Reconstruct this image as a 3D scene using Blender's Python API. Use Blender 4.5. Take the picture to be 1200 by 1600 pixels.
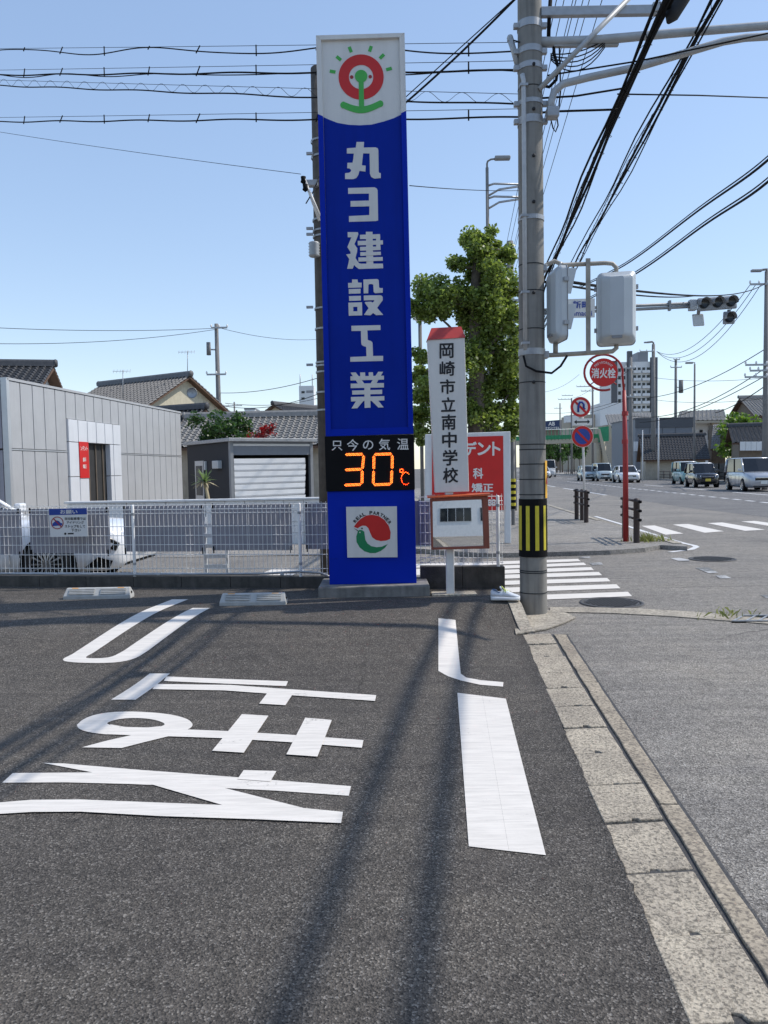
import bpy, bmesh, math, random
from mathutils import Vector, Matrix
R = math.radians
random.seed(7)
sc = bpy.context.scene
for o in list(bpy.data.objects):
    bpy.data.objects.remove(o)
COL = sc.collection

# ------------------------------------------------------------------ camera
FPX = 1200.0
CAM_H = 1.56
cam_d = bpy.data.cameras.new('camera')
cam = bpy.data.objects.new('camera', cam_d)
COL.objects.link(cam)
cam_d.sensor_fit = 'VERTICAL'
cam_d.sensor_height = 36.0
cam_d.sensor_width = 27.0
cam_d.lens = 36.0 * FPX / 1600.0
cam_d.clip_start = 0.05
cam_d.clip_end = 6000
CR = Matrix.Rotation(R(90 - 3.196), 4, 'X') @ Matrix.Rotation(R(-1.0), 4, 'Z')
cam.matrix_world = Matrix.Translation((0, 0, CAM_H)) @ CR
sc.camera = cam
# ------------------------------------------------------------------ light
SUN_EL, SUN_AZ = 50.0, 80.0            # azimuth clockwise from +Y
w = bpy.data.worlds.new('World')
sc.world = w
w.use_nodes = True
nt = w.node_tree
sky = nt.nodes.new('ShaderNodeTexSky')
sky.sky_type = 'NISHITA'
sky.sun_disc = False
sky.sun_elevation = R(SUN_EL)
sky.sun_rotation = R(SUN_AZ)
sky.air_density = 1.0
sky.dust_density = 0.2
sky.ozone_density = 2.5
bgn = nt.nodes['Background']
gam = nt.nodes.new('ShaderNodeGamma')
gam.inputs[1].default_value = 0.55
hsv = nt.nodes.new('ShaderNodeHueSaturation')
hsv.inputs['Saturation'].default_value = 1.27
hsv.inputs['Hue'].default_value = 0.507
nt.links.new(sky.outputs[0], gam.inputs[0])
nt.links.new(gam.outputs[0], hsv.inputs['Color'])
nt.links.new(hsv.outputs[0], bgn.inputs[0])
bgn.inputs[1].default_value = 0.35
sun_d = bpy.data.lights.new('sun', 'SUN')
sun_d.energy = 3.2
sun_d.angle = R(0.53)
sun_d.color = (1.0, 0.935, 0.85)
sun = bpy.data.objects.new('sun', sun_d)
COL.objects.link(sun)
SD = Vector((math.cos(R(SUN_EL)) * math.sin(R(SUN_AZ)), math.cos(R(SUN_EL)) * math.cos(R(SUN_AZ)), math.sin(R(SUN_EL))))
sun.rotation_euler = SD.to_track_quat('Z', 'Y').to_euler()
sun.location = SD * 60
sc.view_settings.view_transform = 'Standard'
sc.view_settings.look = 'None'
sc.view_settings.exposure = 0.2
sc.view_settings.gamma = 1.0
sc.view_settings.use_curve_mapping = False
sc.cycles.max_bounces = 6
sc.cycles.use_denoising = True

# ------------------------------------------------------------------ pixel -> place
C0 = Vector((0, 0, CAM_H))
def ray(px, py):
    return CR.to_3x3() @ Vector(((px - 600) / FPX, (800 - py) / FPX, -1.0))
def D(px, py, Y):                       # the point of that pixel's ray at depth Y
    d = ray(px, py)
    return C0 + d * (Y / d.y)
def G(px, py, z=0.0):                   # the point of that pixel's ray at height z
    d = ray(px, py)
    return C0 + d * ((z - CAM_H) / d.z)
ER = Vector((0.075, 1, 0)).normalized()  # along the main road
def RD(L, Y, z=0.0):                    # lateral road coordinate -> place
    return Vector((L + 0.075 * Y, Y, z))
LOT = 0.2
def H(Y):
    t = min(1, max(0, (Y - 5.4) / 2.3))
    return LOT * t * t * (3 - 2 * t)
E0 = G(1075, 1600); E1 = G(815, 988, 0.0)
dE = (E1 - E0) / (E1.y - E0.y)
def edgeX(Y):
    if Y < E1.y: return E0.x + dE.x * (Y - E0.y)
    return E1.x - (Y - E1.y) * 0.03
def sstep(a, b, x):
    t = min(1, max(0, (x - a) / (b - a)))
    return t * t * (3 - 2 * t)
def HX(X, Y):
    e = sstep(-0.02, 1.0, edgeX(Y) - X)
    return H(Y) * (1 - (1 - e) * (1 - sstep(7.1, 7.95, Y)))
def GL(px, py):
    z = 0.0
    for i in range(14):
        p = G(px, py, z)
        z = 0.5 * z + 0.5 * HX(p.x, p.y)
    return Vector((p.x, p.y, HX(p.x, p.y)))

# ------------------------------------------------------------------ materials
def newmat(name):
    m = bpy.data.materials.new(name)
    m.use_nodes = True
    n = m.node_tree.nodes
    return m, m.node_tree, n['Principled BSDF']
def N(t, k, **kw):
    n = t.nodes.new(k)
    for a, b in kw.items():
        if a in n.inputs.keys():
            n.inputs[a].default_value = b
        else:
            setattr(n, a, b)
    return n
def c4(c): return (c[0], c[1], c[2], 1)
def ramp(t, fac, stops):
    r = N(t, 'ShaderNodeValToRGB')
    e = r.color_ramp.elements
    while len(e) < len(stops): e.new(0.5)
    for i, (p, c) in enumerate(stops):
        e[i].position = p
        e[i].color = c4(c)
    t.links.new(fac, r.inputs[0])
    return r
def mixc(t, f, a, b, mode='MIX'):
    m = N(t, 'ShaderNodeMix', data_type='RGBA', blend_type=mode)
    if isinstance(f, float): m.inputs[0].default_value = f
    else: t.links.new(f, m.inputs[0])
    for s, v in ((6, a), (7, b)):
        if isinstance(v, tuple): m.inputs[s].default_value = c4(v)
        else: t.links.new(v, m.inputs[s])
    return m.outputs[2]
MATS = {}
def mat(name, col, rough=0.6, metal=0.0, var=0.12, scale=4.0, bump=0.0, bscale=60.0, coat=0.0, emit=0.0, spec=0.5, streak=0.0):
    if name in MATS: return MATS[name]
    m, t, b = newmat(name)
    co = N(t, 'ShaderNodeTexCoord')
    ns = N(t, 'ShaderNodeTexNoise', Scale=scale, Detail=6.0, Roughness=0.6)
    t.links.new(co.outputs['Object'], ns.inputs['Vector'])
    lo = tuple(max(0, c * (1 - var)) for c in col)
    hi = tuple(min(1, c * (1 + var)) for c in col)
    r = ramp(t, ns.outputs[0], [(0.3, lo), (0.7, hi)])
    out = r.outputs[0]
    if streak:
        mp = N(t, 'ShaderNodeMapping')
        mp.inputs['Scale'].default_value = (9, 9, 0.7)
        t.links.new(co.outputs['Object'], mp.inputs[0])
        n2 = N(t, 'ShaderNodeTexNoise', Scale=2.0, Detail=5.0)
        t.links.new(mp.outputs[0], n2.inputs['Vector'])
        r2 = ramp(t, n2.outputs[0], [(0.45, (1, 1, 1)), (0.75, (1 - streak,) * 3)])
        out = mixc(t, 1.0, out, r2.outputs[0], 'MULTIPLY')
    t.links.new(out, b.inputs['Base Color'])
    b.inputs['Roughness'].default_value = rough
    b.inputs['Metallic'].default_value = metal
    b.inputs['Specular IOR Level'].default_value = spec
    if coat: b.inputs['Coat Weight'].default_value = coat; b.inputs['Coat Roughness'].default_value = 0.05
    if emit:
        b.inputs['Emission Color'].default_value = c4(col)
        b.inputs['Emission Strength'].default_value = emit
    if bump:
        nb = N(t, 'ShaderNodeTexNoise', Scale=bscale, Detail=4.0)
        t.links.new(co.outputs['Object'], nb.inputs['Vector'])
        bp = N(t, 'ShaderNodeBump', Strength=bump, Distance=0.01)
        t.links.new(nb.outputs[0], bp.inputs['Height'])
        t.links.new(bp.outputs[0], b.inputs['Normal'])
    MATS[name] = m
    return m
def asphalt(name, base, light, stain, grain=170.0):
    m, t, b = newmat(name)
    co = N(t, 'ShaderNodeTexCoord').outputs['Object']
    def noise(s, d=5.0, r=0.6):
        n = N(t, 'ShaderNodeTexNoise', Scale=s, Detail=d, Roughness=r)
        t.links.new(co, n.inputs['Vector'])
        return n.outputs[0]
    v = N(t, 'ShaderNodeTexVoronoi', Scale=grain)
    t.links.new(co, v.inputs['Vector'])
    sep = N(t, 'ShaderNodeSeparateColor')
    t.links.new(v.outputs['Color'], sep.inputs[0])
    st = ramp(t, sep.outputs[0], [(0.0, tuple(c * 0.38 for c in base)), (0.45, base), (0.86, tuple(c * 1.5 for c in base)), (0.985, light)])
    mid = ramp(t, noise(9.0, 8.0, 0.75), [(0.3, (0.74,) * 3), (0.7, (1.25,) * 3)])
    o = mixc(t, 1.0, st.outputs[0], mid.outputs[0], 'MULTIPLY')
    big = ramp(t, noise(0.55, 6.0, 0.6), [(0.32, (0.8, 0.8, 0.81)), (0.5, (1, 1, 1)), (0.7, (1.16, 1.14, 1.1))])
    o = mixc(t, 1.0, o, big.outputs[0], 'MULTIPLY')
    sp = ramp(t, noise(1.9, 3.0, 0.5), [(0.62, (0, 0, 0)), (0.74, (1, 1, 1))])
    mul = N(t, 'ShaderNodeMath', operation='MULTIPLY')
    t.links.new(sp.outputs[0], mul.inputs[0]); mul.inputs[1].default_value = 0.5
    o = mixc(t, mul.outputs[0], o, stain)
    mpn = N(t, 'ShaderNodeMapping'); mpn.inputs['Rotation'].default_value = (0, 0, R(86)); mpn.inputs['Scale'].default_value = (0.35, 5.0, 1)
    t.links.new(co, mpn.inputs[0])
    tn = N(t, 'ShaderNodeTexNoise', Scale=1.6, Detail=5.0, Roughness=0.6); t.links.new(mpn.outputs[0], tn.inputs['Vector'])
    tr = ramp(t, tn.outputs[0], [(0.35, (0.86, 0.86, 0.87)), (0.65, (1.1, 1.1, 1.09))])
    o = mixc(t, 1.0, o, tr.outputs[0], 'MULTIPLY')
    wn = N(t, 'ShaderNodeTexNoise', Scale=3.0, Detail=6.0, Roughness=0.65); t.links.new(co, wn.inputs['Vector'])
    wm = N(t, 'ShaderNodeMix', data_type='VECTOR'); wm.inputs[0].default_value = 0.12
    t.links.new(co, wm.inputs[4]); t.links.new(wn.outputs['Color'], wm.inputs[5])
    cv = N(t, 'ShaderNodeTexVoronoi', Scale=0.42, feature='DISTANCE_TO_EDGE'); t.links.new(wm.outputs[1], cv.inputs['Vector'])
    ck = N(t, 'ShaderNodeMapRange'); ck.inputs[1].default_value = 0.0; ck.inputs[2].default_value = 0.0045; ck.inputs[3].default_value = 0.75; ck.inputs[4].default_value = 0.0
    t.links.new(cv.outputs['Distance'], ck.inputs[0])
    cm = ramp(t, noise(0.33, 2.0, 0.5), [(0.55, (0, 0, 0)), (0.6, (1, 1, 1))])
    cx_ = N(t, 'ShaderNodeMath', operation='MULTIPLY'); t.links.new(ck.outputs[0], cx_.inputs[0]); t.links.new(cm.outputs[0], cx_.inputs[1])
    o = mixc(t, cx_.outputs[0], o, tuple(c * 0.25 for c in base))
    ov = N(t, 'ShaderNodeTexVoronoi', Scale=1.3); t.links.new(wm.outputs[1], ov.inputs['Vector'])
    osp = ramp(t, ov.outputs['Distance'], [(0.03, (0.62, 0.62, 0.63)), (0.085, (1, 1, 1))])
    o = mixc(t, 1.0, o, osp.outputs[0], 'MULTIPLY')
    t.links.new(o, b.inputs['Base Color'])
    b.inputs['Roughness'].default_value = 0.85
    b.inputs['Specular IOR Level'].default_value = 0.4
    bp = N(t, 'ShaderNodeBump', Strength=0.7, Distance=0.006)
    t.links.new(v.outputs['Distance'], bp.inputs['Height'])
    bp2 = N(t, 'ShaderNodeBump', Strength=0.35, Distance=0.03)
    t.links.new(noise(14.0, 6.0, 0.7), bp2.inputs['Height'])
    t.links.new(bp2.outputs[0], bp.inputs['Normal'])
    t.links.new(bp.outputs[0], b.inputs['Normal'])
    MATS[name] = m
    return m
def speckled(name, base, dark, scale, bump=0.5):
    m, t, b = newmat(name)
    co = N(t, 'ShaderNodeTexCoord').outputs['Object']
    v = N(t, 'ShaderNodeTexVoronoi', Scale=scale)
    t.links.new(co, v.inputs['Vector'])
    n1 = N(t, 'ShaderNodeTexNoise', Scale=scale * 0.55, Detail=4.0, Roughness=0.7)
    n2 = N(t, 'ShaderNodeTexNoise', Scale=3.0, Detail=6.0, Roughness=0.7)
    for n in (n1, n2): t.links.new(co, n.inputs['Vector'])
    sep = N(t, 'ShaderNodeSeparateColor')
    t.links.new(v.outputs['Color'], sep.inputs[0])
    r1 = ramp(t, sep.outputs[0], [(0.0, tuple(c * 0.6 for c in base)), (0.35, base), (1.0, tuple(min(1, c * 1.25) for c in base))])
    r2 = ramp(t, n1.outputs[0], [(0.5, (1, 1, 1)), (0.62, (0, 0, 0))])
    o = mixc(t, r2.outputs[0], dark, r1.outputs[0])
    r3 = ramp(t, n2.outputs[0], [(0.3, (0.62, 0.6, 0.58)), (0.7, (1.15, 1.12, 1.05))])
    o = mixc(t, 1.0, o, r3.outputs[0], 'MULTIPLY')
    t.links.new(o, b.inputs['Base Color'])
    b.inputs['Roughness'].default_value = 0.9
    bp = N(t, 'ShaderNodeBump', Strength=bump, Distance=0.008)
    t.links.new(n1.outputs[0], bp.inputs['Height'])
    t.links.new(bp.outputs[0], b.inputs['Normal'])
    MATS[name] = m
    return m
def roadpaint(name, col, under, amount=0.55):
    m, t, b = newmat(name)
    co = N(t, 'ShaderNodeTexCoord').outputs['Object']
    n1 = N(t, 'ShaderNodeTexNoise', Scale=38.0, Detail=8.0, Roughness=0.75)
    n2 = N(t, 'ShaderNodeTexNoise', Scale=2.6, Detail=5.0)
    wv = N(t, 'ShaderNodeTexNoise', Scale=6.0, Detail=6.0, Roughness=0.7)
    mp = N(t, 'ShaderNodeMapping'); mp.inputs['Scale'].default_value = (0.6, 7.0, 1)
    t.links.new(co, mp.inputs[0]); t.links.new(mp.outputs[0], wv.inputs['Vector'])
    for n in (n1, n2): t.links.new(co, n.inputs['Vector'])
    a = N(t, 'ShaderNodeMath', operation='ADD'); t.links.new(n1.outputs[0], a.inputs[0]); t.links.new(n2.outputs[0], a.inputs[1])
    r = ramp(t, a.outputs[0], [(amount, (0, 0, 0)), (amount + 0.12, (1, 1, 1))])
    r.color_ramp.elements[0].position = min(0.99, amount * 0.5 + 0.3)
    r.color_ramp.elements[1].position = 1.0
    # worn where the two noises are both high
    mm = N(t, 'ShaderNodeMapRange'); mm.inputs[1].default_value = amount * 2; mm.inputs[2].default_value = amount * 2 + 0.12
    t.links.new(a.outputs[0], mm.inputs[0])
    rs = ramp(t, wv.outputs[0], [(0.3, tuple(c * 0.78 for c in col)), (0.6, col)])
    o = mixc(t, mm.outputs[0], rs.outputs[0], under)
    t.links.new(o, b.inputs['Base Color'])
    b.inputs['Roughness'].default_value = 0.7
    bp = N(t, 'ShaderNodeBump', Strength=0.25, Distance=0.004)
    t.links.new(n1.outputs[0], bp.inputs['Height']); t.links.new(bp.outputs[0], b.inputs['Normal'])
    MATS[name] = m
    return m
def leafmat(name, c1, c2):
    m, t, b = newmat(name)
    oi = N(t, 'ShaderNodeNewGeometry')
    r = ramp(t, oi.outputs['Random Per Island'], [(0.0, c1), (0.6, c2), (1.0, tuple(min(1, c * 1.45) for c in c2))])
    t.links.new(r.outputs[0], b.inputs['Base Color'])
    b.inputs['Roughness'].default_value = 0.42
    tr = N(t, 'ShaderNodeBsdfTranslucent')
    hs = N(t, 'ShaderNodeHueSaturation', Value=1.5, Saturation=1.1)
    t.links.new(r.outputs[0], hs.inputs['Color']); t.links.new(hs.outputs[0], tr.inputs[0])
    ms = N(t, 'ShaderNodeMixShader'); ms.inputs[0].default_value = 0.42
    t.links.new(b.outputs[0], ms.inputs[1]); t.links.new(tr.outputs[0], ms.inputs[2])
    t.links.new(ms.outputs[0], t.nodes['Material Output'].inputs[0])
    MATS[name] = m
    return m

asphalt('lot_asphalt', (0.083, 0.0735, 0.063), (0.24, 0.22, 0.195), (0.10, 0.088, 0.076), 150.0)
asphalt('road_asphalt', (0.212, 0.196, 0.174), (0.42, 0.395, 0.36), (0.25, 0.232, 0.207), 150.0)
asphalt('walk_asphalt', (0.265, 0.248, 0.224), (0.42, 0.40, 0.38), (0.2, 0.19, 0.18), 150.0)
speckled('kerb_stone', (0.47, 0.42, 0.345), (0.17, 0.155, 0.13), 120.0, 1.0)
speckled('kerb_strip', (0.37, 0.325, 0.26), (0.16, 0.14, 0.12), 95.0)
speckled('pad_concrete', (0.42, 0.385, 0.325), (0.26, 0.24, 0.21), 60.0, 0.3)
roadpaint('paint', (0.76, 0.715, 0.65), (0.27, 0.255, 0.24), 0.6)
roadpaint('paint_old', (0.72, 0.72, 0.71), (0.16, 0.155, 0.15), 0.58)
roadpaint('paint_worn', (0.5, 0.5, 0.49), (0.14, 0.14, 0.135), 0.48)
mat('ground', (0.14, 0.135, 0.125), 0.95, var=0.3, scale=0.3)
mat('concrete', (0.33, 0.32, 0.30), 0.9, var=0.2, scale=5, bump=0.3, streak=0.35)
mat('old_concrete', (0.22, 0.21, 0.195), 0.92, var=0.3, scale=6, bump=0.4, streak=0.3)
mat('pole_concrete', (0.24, 0.23, 0.208), 0.85, var=0.1, scale=7, bump=0.2, bscale=90, streak=0.4)
mat('dark_pole', (0.10, 0.085, 0.07), 0.9, var=0.25, scale=9, bump=0.3, streak=0.3)
mat('far_pole', (0.20, 0.195, 0.19), 0.9, var=0.1)
mat('galv', (0.38, 0.39, 0.40), 0.5, 0.55, var=0.12, scale=12)
mat('galv_pale', (0.50, 0.51, 0.51), 0.55, 0.25, var=0.1, scale=14)
mat('arm_grey', (0.42, 0.43, 0.43), 0.5, 0.2, var=0.1, scale=10)
mat('arm_tan', (0.36, 0.33, 0.28), 0.55, 0.2, var=0.2, scale=12)
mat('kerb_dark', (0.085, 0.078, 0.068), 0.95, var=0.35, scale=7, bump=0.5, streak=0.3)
mat('white', (0.78, 0.76, 0.72), 0.4, var=0.04, scale=6)
mat('white_paint', (0.74, 0.72, 0.69), 0.45, var=0.08, scale=9, streak=0.12)
mat('sign_white', (0.72, 0.70, 0.66), 0.5, var=0.03, streak=0.08, spec=0.2)
mat('sign_blue', (0.001, 0.022, 0.30), 0.5, var=0.06, scale=2, streak=0.1, spec=0.12)
mat('sign_blue_frame', (0.001, 0.024, 0.40), 0.5, var=0.06, scale=2, spec=0.12)
mat('sign_red', (0.60, 0.015, 0.012), 0.5, var=0.06)
mat('deep_red', (0.36, 0.02, 0.02), 0.5, var=0.1, streak=0.1)
mat('cap_red', (0.42, 0.03, 0.025), 0.5, var=0.12)
mat('sign_green', (0.06, 0.42, 0.06), 0.4, var=0.05)
mat('bird_green', (0.005, 0.22, 0.08), 0.4, var=0.05)
mat('black', (0.008, 0.008, 0.009), 0.8, var=0.2, spec=0.15)
mat('black_gloss', (0.008, 0.008, 0.01), 0.12, var=0.1)
mat('ink', (0.015, 0.015, 0.018), 0.6, var=0.1)
mat('rubber', (0.02, 0.02, 0.021), 0.75, var=0.2)
mat('cable', (0.012, 0.012, 0.013), 0.9, var=0.2, spec=0.15)
mat('wire', (0.03, 0.032, 0.035), 0.8, var=0.2, spec=0.2)
mat('led', (1.0, 0.10, 0.015), 0.4, var=0.02, emit=4.0)
mat('led_yellow', (1.0, 0.30, 0.04), 0.4, var=0.02, emit=4.0)
mat('hazard_yellow', (0.62, 0.52, 0.03), 0.5, var=0.08, scale=20)
mat('notice_yellow', (0.80, 0.42, 0.02), 0.5, var=0.08)
mat('frame_brown', (0.26, 0.07, 0.04), 0.5, var=0.15)
mat('orange', (0.60, 0.10, 0.02), 0.45, var=0.12, scale=15)
mat('fence_white', (0.80, 0.79, 0.76), 0.4, var=0.05)
mat('board_grey', (0.31, 0.30, 0.33), 0.6, var=0.08, scale=8)
mat('panel_grey', (0.45, 0.455, 0.462), 0.45, 0.15, var=0.05, scale=2, streak=0.05)
mat('panel_white', (0.66, 0.68, 0.71), 0.4, var=0.04, scale=2, streak=0.06)
mat('dark_interior', (0.03, 0.03, 0.03), 0.8, var=0.2)
mat('shed_grey', (0.030, 0.032, 0.037), 0.8, var=0.08, scale=3)
mat('shutter', (0.74, 0.75, 0.76), 0.35, 0.1, var=0.04)
mat('tile_dark', (0.055, 0.056, 0.06), 0.6, var=0.25, scale=6)
mat('tile_mid', (0.12, 0.12, 0.122), 0.6, var=0.22, scale=6)
mat('tile_pale', (0.22, 0.215, 0.205), 0.65, var=0.2, scale=6)
mat('wall_cream', (0.58, 0.53, 0.40), 0.85, var=0.08, streak=0.15)
mat('wall_beige', (0.42, 0.37, 0.29), 0.85, var=0.1, streak=0.15)
mat('wall_brown', (0.20, 0.16, 0.12), 0.8, var=0.15, streak=0.2)
mat('wall_white', (0.70, 0.71, 0.71), 0.7, var=0.06, streak=0.1)
mat('wall_grey', (0.21, 0.225, 0.25), 0.6, var=0.05, streak=0.05)
mat('wall_darkgrey', (0.10, 0.105, 0.115), 0.6, var=0.06)
mat('wood', (0.12, 0.07, 0.045), 0.8, var=0.2)
mat('glass', (0.018, 0.022, 0.028), 0.08, var=0.1, spec=0.4)
mat('glass_pale', (0.16, 0.2, 0.22), 0.1, var=0.1, spec=0.8)
mat('alu', (0.55, 0.56, 0.57), 0.4, 0.5, var=0.05)
mat('bark', (0.13, 0.105, 0.085), 0.95, var=0.3, scale=14, bump=0.8, bscale=25)
mat('signal_grey', (0.52, 0.55, 0.56), 0.4, 0.1, var=0.04)
mat('signal_mid', (0.26, 0.27, 0.28), 0.5, var=0.06)
mat('lens', (0.02, 0.022, 0.022), 0.2, var=0.1)
mat('blue_print', (0.02, 0.06, 0.32), 0.5, var=0.05)
mat('sign_navy', (0.015, 0.035, 0.10), 0.5, var=0.05)
mat('red_post', (0.36, 0.028, 0.028), 0.5, var=0.12, streak=0.15)
mat('barrier_brown', (0.045, 0.03, 0.027), 0.55, var=0.15)
mat('bridge_green', (0.03, 0.26, 0.12), 0.6, var=0.1)
mat('bridge_beige', (0.48, 0.42, 0.31), 0.7, var=0.08)
mat('paint_carwhite', (0.80, 0.81, 0.82), 0.25, var=0.02, coat=0.8)
mat('paint_silver', (0.45, 0.47, 0.50), 0.28, 0.5, var=0.03, coat=0.7)
mat('paint_black', (0.012, 0.013, 0.018), 0.2, var=0.1, coat=0.9)
mat('paint_teal', (0.20, 0.37, 0.37), 0.3, var=0.03, coat=0.7)
mat('paint_lightblue', (0.42, 0.50, 0.53), 0.3, 0.2, var=0.03, coat=0.7)
mat('chrome', (0.75, 0.76, 0.78), 0.15, 0.9, var=0.03)
mat('lamp_clear', (0.7, 0.73, 0.76), 0.1, 0.3, var=0.05)
mat('plate', (0.75, 0.75, 0.70), 0.5, var=0.03)
mat('plate_yellow', (0.70, 0.55, 0.08), 0.5, var=0.03)
mat('iron', (0.075, 0.073, 0.072), 0.6, 0.4, var=0.2, scale=30, bump=0.6, bscale=90)
mat('shoe_upper', (0.62, 0.66, 0.72), 0.8, var=0.08, scale=60, bump=0.2, bscale=300)
mat('shoe_lining', (0.10, 0.16, 0.28), 0.9, var=0.2)
mat('lace', (0.62, 0.72, 0.18), 0.7, var=0.08)
mat('sole', (0.72, 0.74, 0.76), 0.6, var=0.05)
mat('stop_concrete', (0.46, 0.46, 0.44), 0.8, var=0.1, scale=12, bump=0.2, streak=0.1)
mat('reflector', (0.75, 0.33, 0.05), 0.3, var=0.1)
mat('mirror', (0.86, 0.88, 0.89), 0.02, 1.0, var=0.01)
mat('dry_stem', (0.36, 0.31, 0.2), 0.9, var=0.2)
leafmat('leaf_camphor', (0.085, 0.125, 0.03), (0.21, 0.27, 0.065))
leafmat('leaf_dark', (0.018, 0.045, 0.012), (0.05, 0.10, 0.025))
leafmat('leaf_bright', (0.06, 0.12, 0.02), (0.15, 0.24, 0.04))
leafmat('leaf_red', (0.13, 0.012, 0.014), (0.28, 0.03, 0.03))
leafmat('leaf_yucca', (0.07, 0.12, 0.04), (0.17, 0.24, 0.09))
leafmat('leaf_weed', (0.12, 0.15, 0.04), (0.26, 0.27, 0.10))

# ------------------------------------------------------------------ mesh helpers
def link(o, parent=None):
    COL.objects.link(o)
    if parent is not None:
        o.parent = parent
        o.matrix_parent_inverse = Matrix.Translation(-parent.location)
    return o
class MB:
    def __init__(s): s.v = []; s.f = []; s.smooth = []
    def add(s, vs, fs, sm=False):
        n = len(s.v)
        s.v += [tuple(v) for v in vs]
        s.f += [tuple(i + n for i in f) for f in fs]
        s.smooth += [sm] * len(fs)
        return s
    def box(s, lo, hi, M=None):
        x0, y0, z0 = lo; x1, y1, z1 = hi
        vs = [Vector(p) for p in ((x0, y0, z0), (x1, y0, z0), (x1, y1, z0), (x0, y1, z0), (x0, y0, z1), (x1, y0, z1), (x1, y1, z1), (x0, y1, z1))]
        if M is not None: vs = [M @ v for v in vs]
        return s.add(vs, [(3, 2, 1, 0), (4, 5, 6, 7), (0, 1, 5, 4), (1, 2, 6, 5), (2, 3, 7, 6), (3, 0, 4, 7)])
    def cbox(s, c, d, M=None):
        return s.box([c[i] - d[i] / 2 for i in range(3)], [c[i] + d[i] / 2 for i in range(3)], M)
    def tube(s, pts, r, n=8, caps=True, sm=True):
        pts = [Vector(p) for p in pts]
        rs = r if isinstance(r, (list, tuple)) else [r] * len(pts)
        vs = []; prev = None
        for i, p in enumerate(pts):
            a = pts[max(0, i - 1)]; b = pts[min(len(pts) - 1, i + 1)]
            d = (b - a).normalized()
            if prev is None:
                u = d.cross(Vector((0, 0, 1)))
                if u.length < 0.05: u = d.cross(Vector((0, 1, 0)))
                u.normalize()
            else:
                u = (prev - d * prev.dot(d)).normalized()
            prev = u
            q = d.cross(u)
            for k in range(n):
                t = 2 * math.pi * k / n
                vs.append(p + (u * math.cos(t) + q * math.sin(t)) * rs[i])
        fs = []
        for i in range(len(pts) - 1):
            for k in range(n):
                fs.append((i * n + k, i * n + (k + 1) % n, (i + 1) * n + (k + 1) % n, (i + 1) * n + k))
        s.add(vs, fs, sm)
        if caps:
            m = len(s.v) - len(vs)
            s.f.append(tuple(m + k for k in reversed(range(n)))); s.smooth.append(False)
            s.f.append(tuple(m + (len(pts) - 1) * n + k for k in range(n))); s.smooth.append(False)
        return s
    def prism(s, front, back):
        n = len(front)
        return s.add(list(front) + list(back), [tuple(range(n)), tuple(reversed(range(n, 2 * n)))] + [(i, i + n, (i + 1) % n + n, (i + 1) % n) for i in range(n)])
    def lathe(s, prof, c, axis='Z', n=16, sm=True):
        vs = []; fs = []
        for r, h in prof:
            for k in range(n):
                t = 2 * math.pi * k / n
                a, b = r * math.cos(t), r * math.sin(t)
                vs.append(Vector(c) + Vector({'Z': (a, b, h), 'Y': (a, h, b), 'X': (h, a, b)}[axis]))
        for i in range(len(prof) - 1):
            for k in range(n):
                fs.append((i * n + k, i * n + (k + 1) % n, (i + 1) * n + (k + 1) % n, (i + 1) * n + k))
        return s.add(vs, fs, sm)
    def build(s, name, m, parent=None, bevel=0.0, fix=True):
        me = bpy.data.meshes.new(name)
        me.from_pydata(s.v, [], s.f)
        me.polygons.foreach_set('use_smooth', s.smooth)
        if fix:
            bm = bmesh.new(); bm.from_mesh(me)
            bmesh.ops.recalc_face_normals(bm, faces=bm.faces)
            bm.to_mesh(me); bm.free()
        me.materials.append(MATS[m])
        o = bpy.data.objects.new(name, me)
        link(o, parent)
        if bevel:
            md = o.modifiers.new('bevel', 'BEVEL'); md.width = bevel; md.segments = 2; md.limit_method = 'ANGLE'
        return o
def thing(name, label, cat, loc=(0, 0, 0), group=None):
    o = bpy.data.objects.new(name, None)
    o.location = loc
    COL.objects.link(o)
    return tag(o, label, cat, group)
def tag(o, label, cat, group=None):
    o['label'] = label; o['category'] = cat
    if group: o['group'] = group
    return o
def struct(o): o['kind'] = 'structure'; return o
def stuff(o): o['kind'] = 'stuff'; return o
def copy_tree(o, loc, parent=None):
    c = o.copy(); COL.objects.link(c)
    if parent is None: c.location = loc
    else: c.parent = parent
    for ch in o.children: copy_tree(ch, None, c)
    return c
def pix(pts, org, s): return [(org[0] + x / s, org[1] + y / s) for x, y in pts]
def slab(pts, Y, t, name, m, parent, bevel=0.0):     # pixel outline on the plane y = Y, t thick towards the viewer
    f = [D(x, y, Y) + Vector((0, -t, 0)) for x, y in pts]
    b = [D(x, y, Y) for x, y in pts]
    return MB().prism(f, b).build(name, m, parent, bevel)
def rectp(x0, y0, x1, y1): return [(x0, y0), (x1, y0), (x1, y1), (x0, y1)]
def circ(cx, cy, r, n=32, a0=0, a1=360, ry=None):
    ry = ry or r
    return [(cx + r * math.cos(R(a0 + (a1 - a0) * k / n)), cy - ry * math.sin(R(a0 + (a1 - a0) * k / n))) for k in range(n + (0 if abs(a1 - a0) >= 360 else 1))]
_txt = {}
def textmesh(body):
    if body not in _txt:
        c = bpy.data.curves.new('t', 'FONT'); c.body = body; c.resolution_u = 3
        o = bpy.data.objects.new('t', c); COL.objects.link(o)
        me = bpy.data.meshes.new_from_object(o)
        vs = [v.co.copy() for v in me.vertices]; fs = [tuple(p.vertices) for p in me.polygons]
        bpy.data.objects.remove(o); bpy.data.meshes.remove(me); bpy.data.curves.remove(c)
        _txt[body] = (vs, fs)
    return _txt[body]
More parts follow.
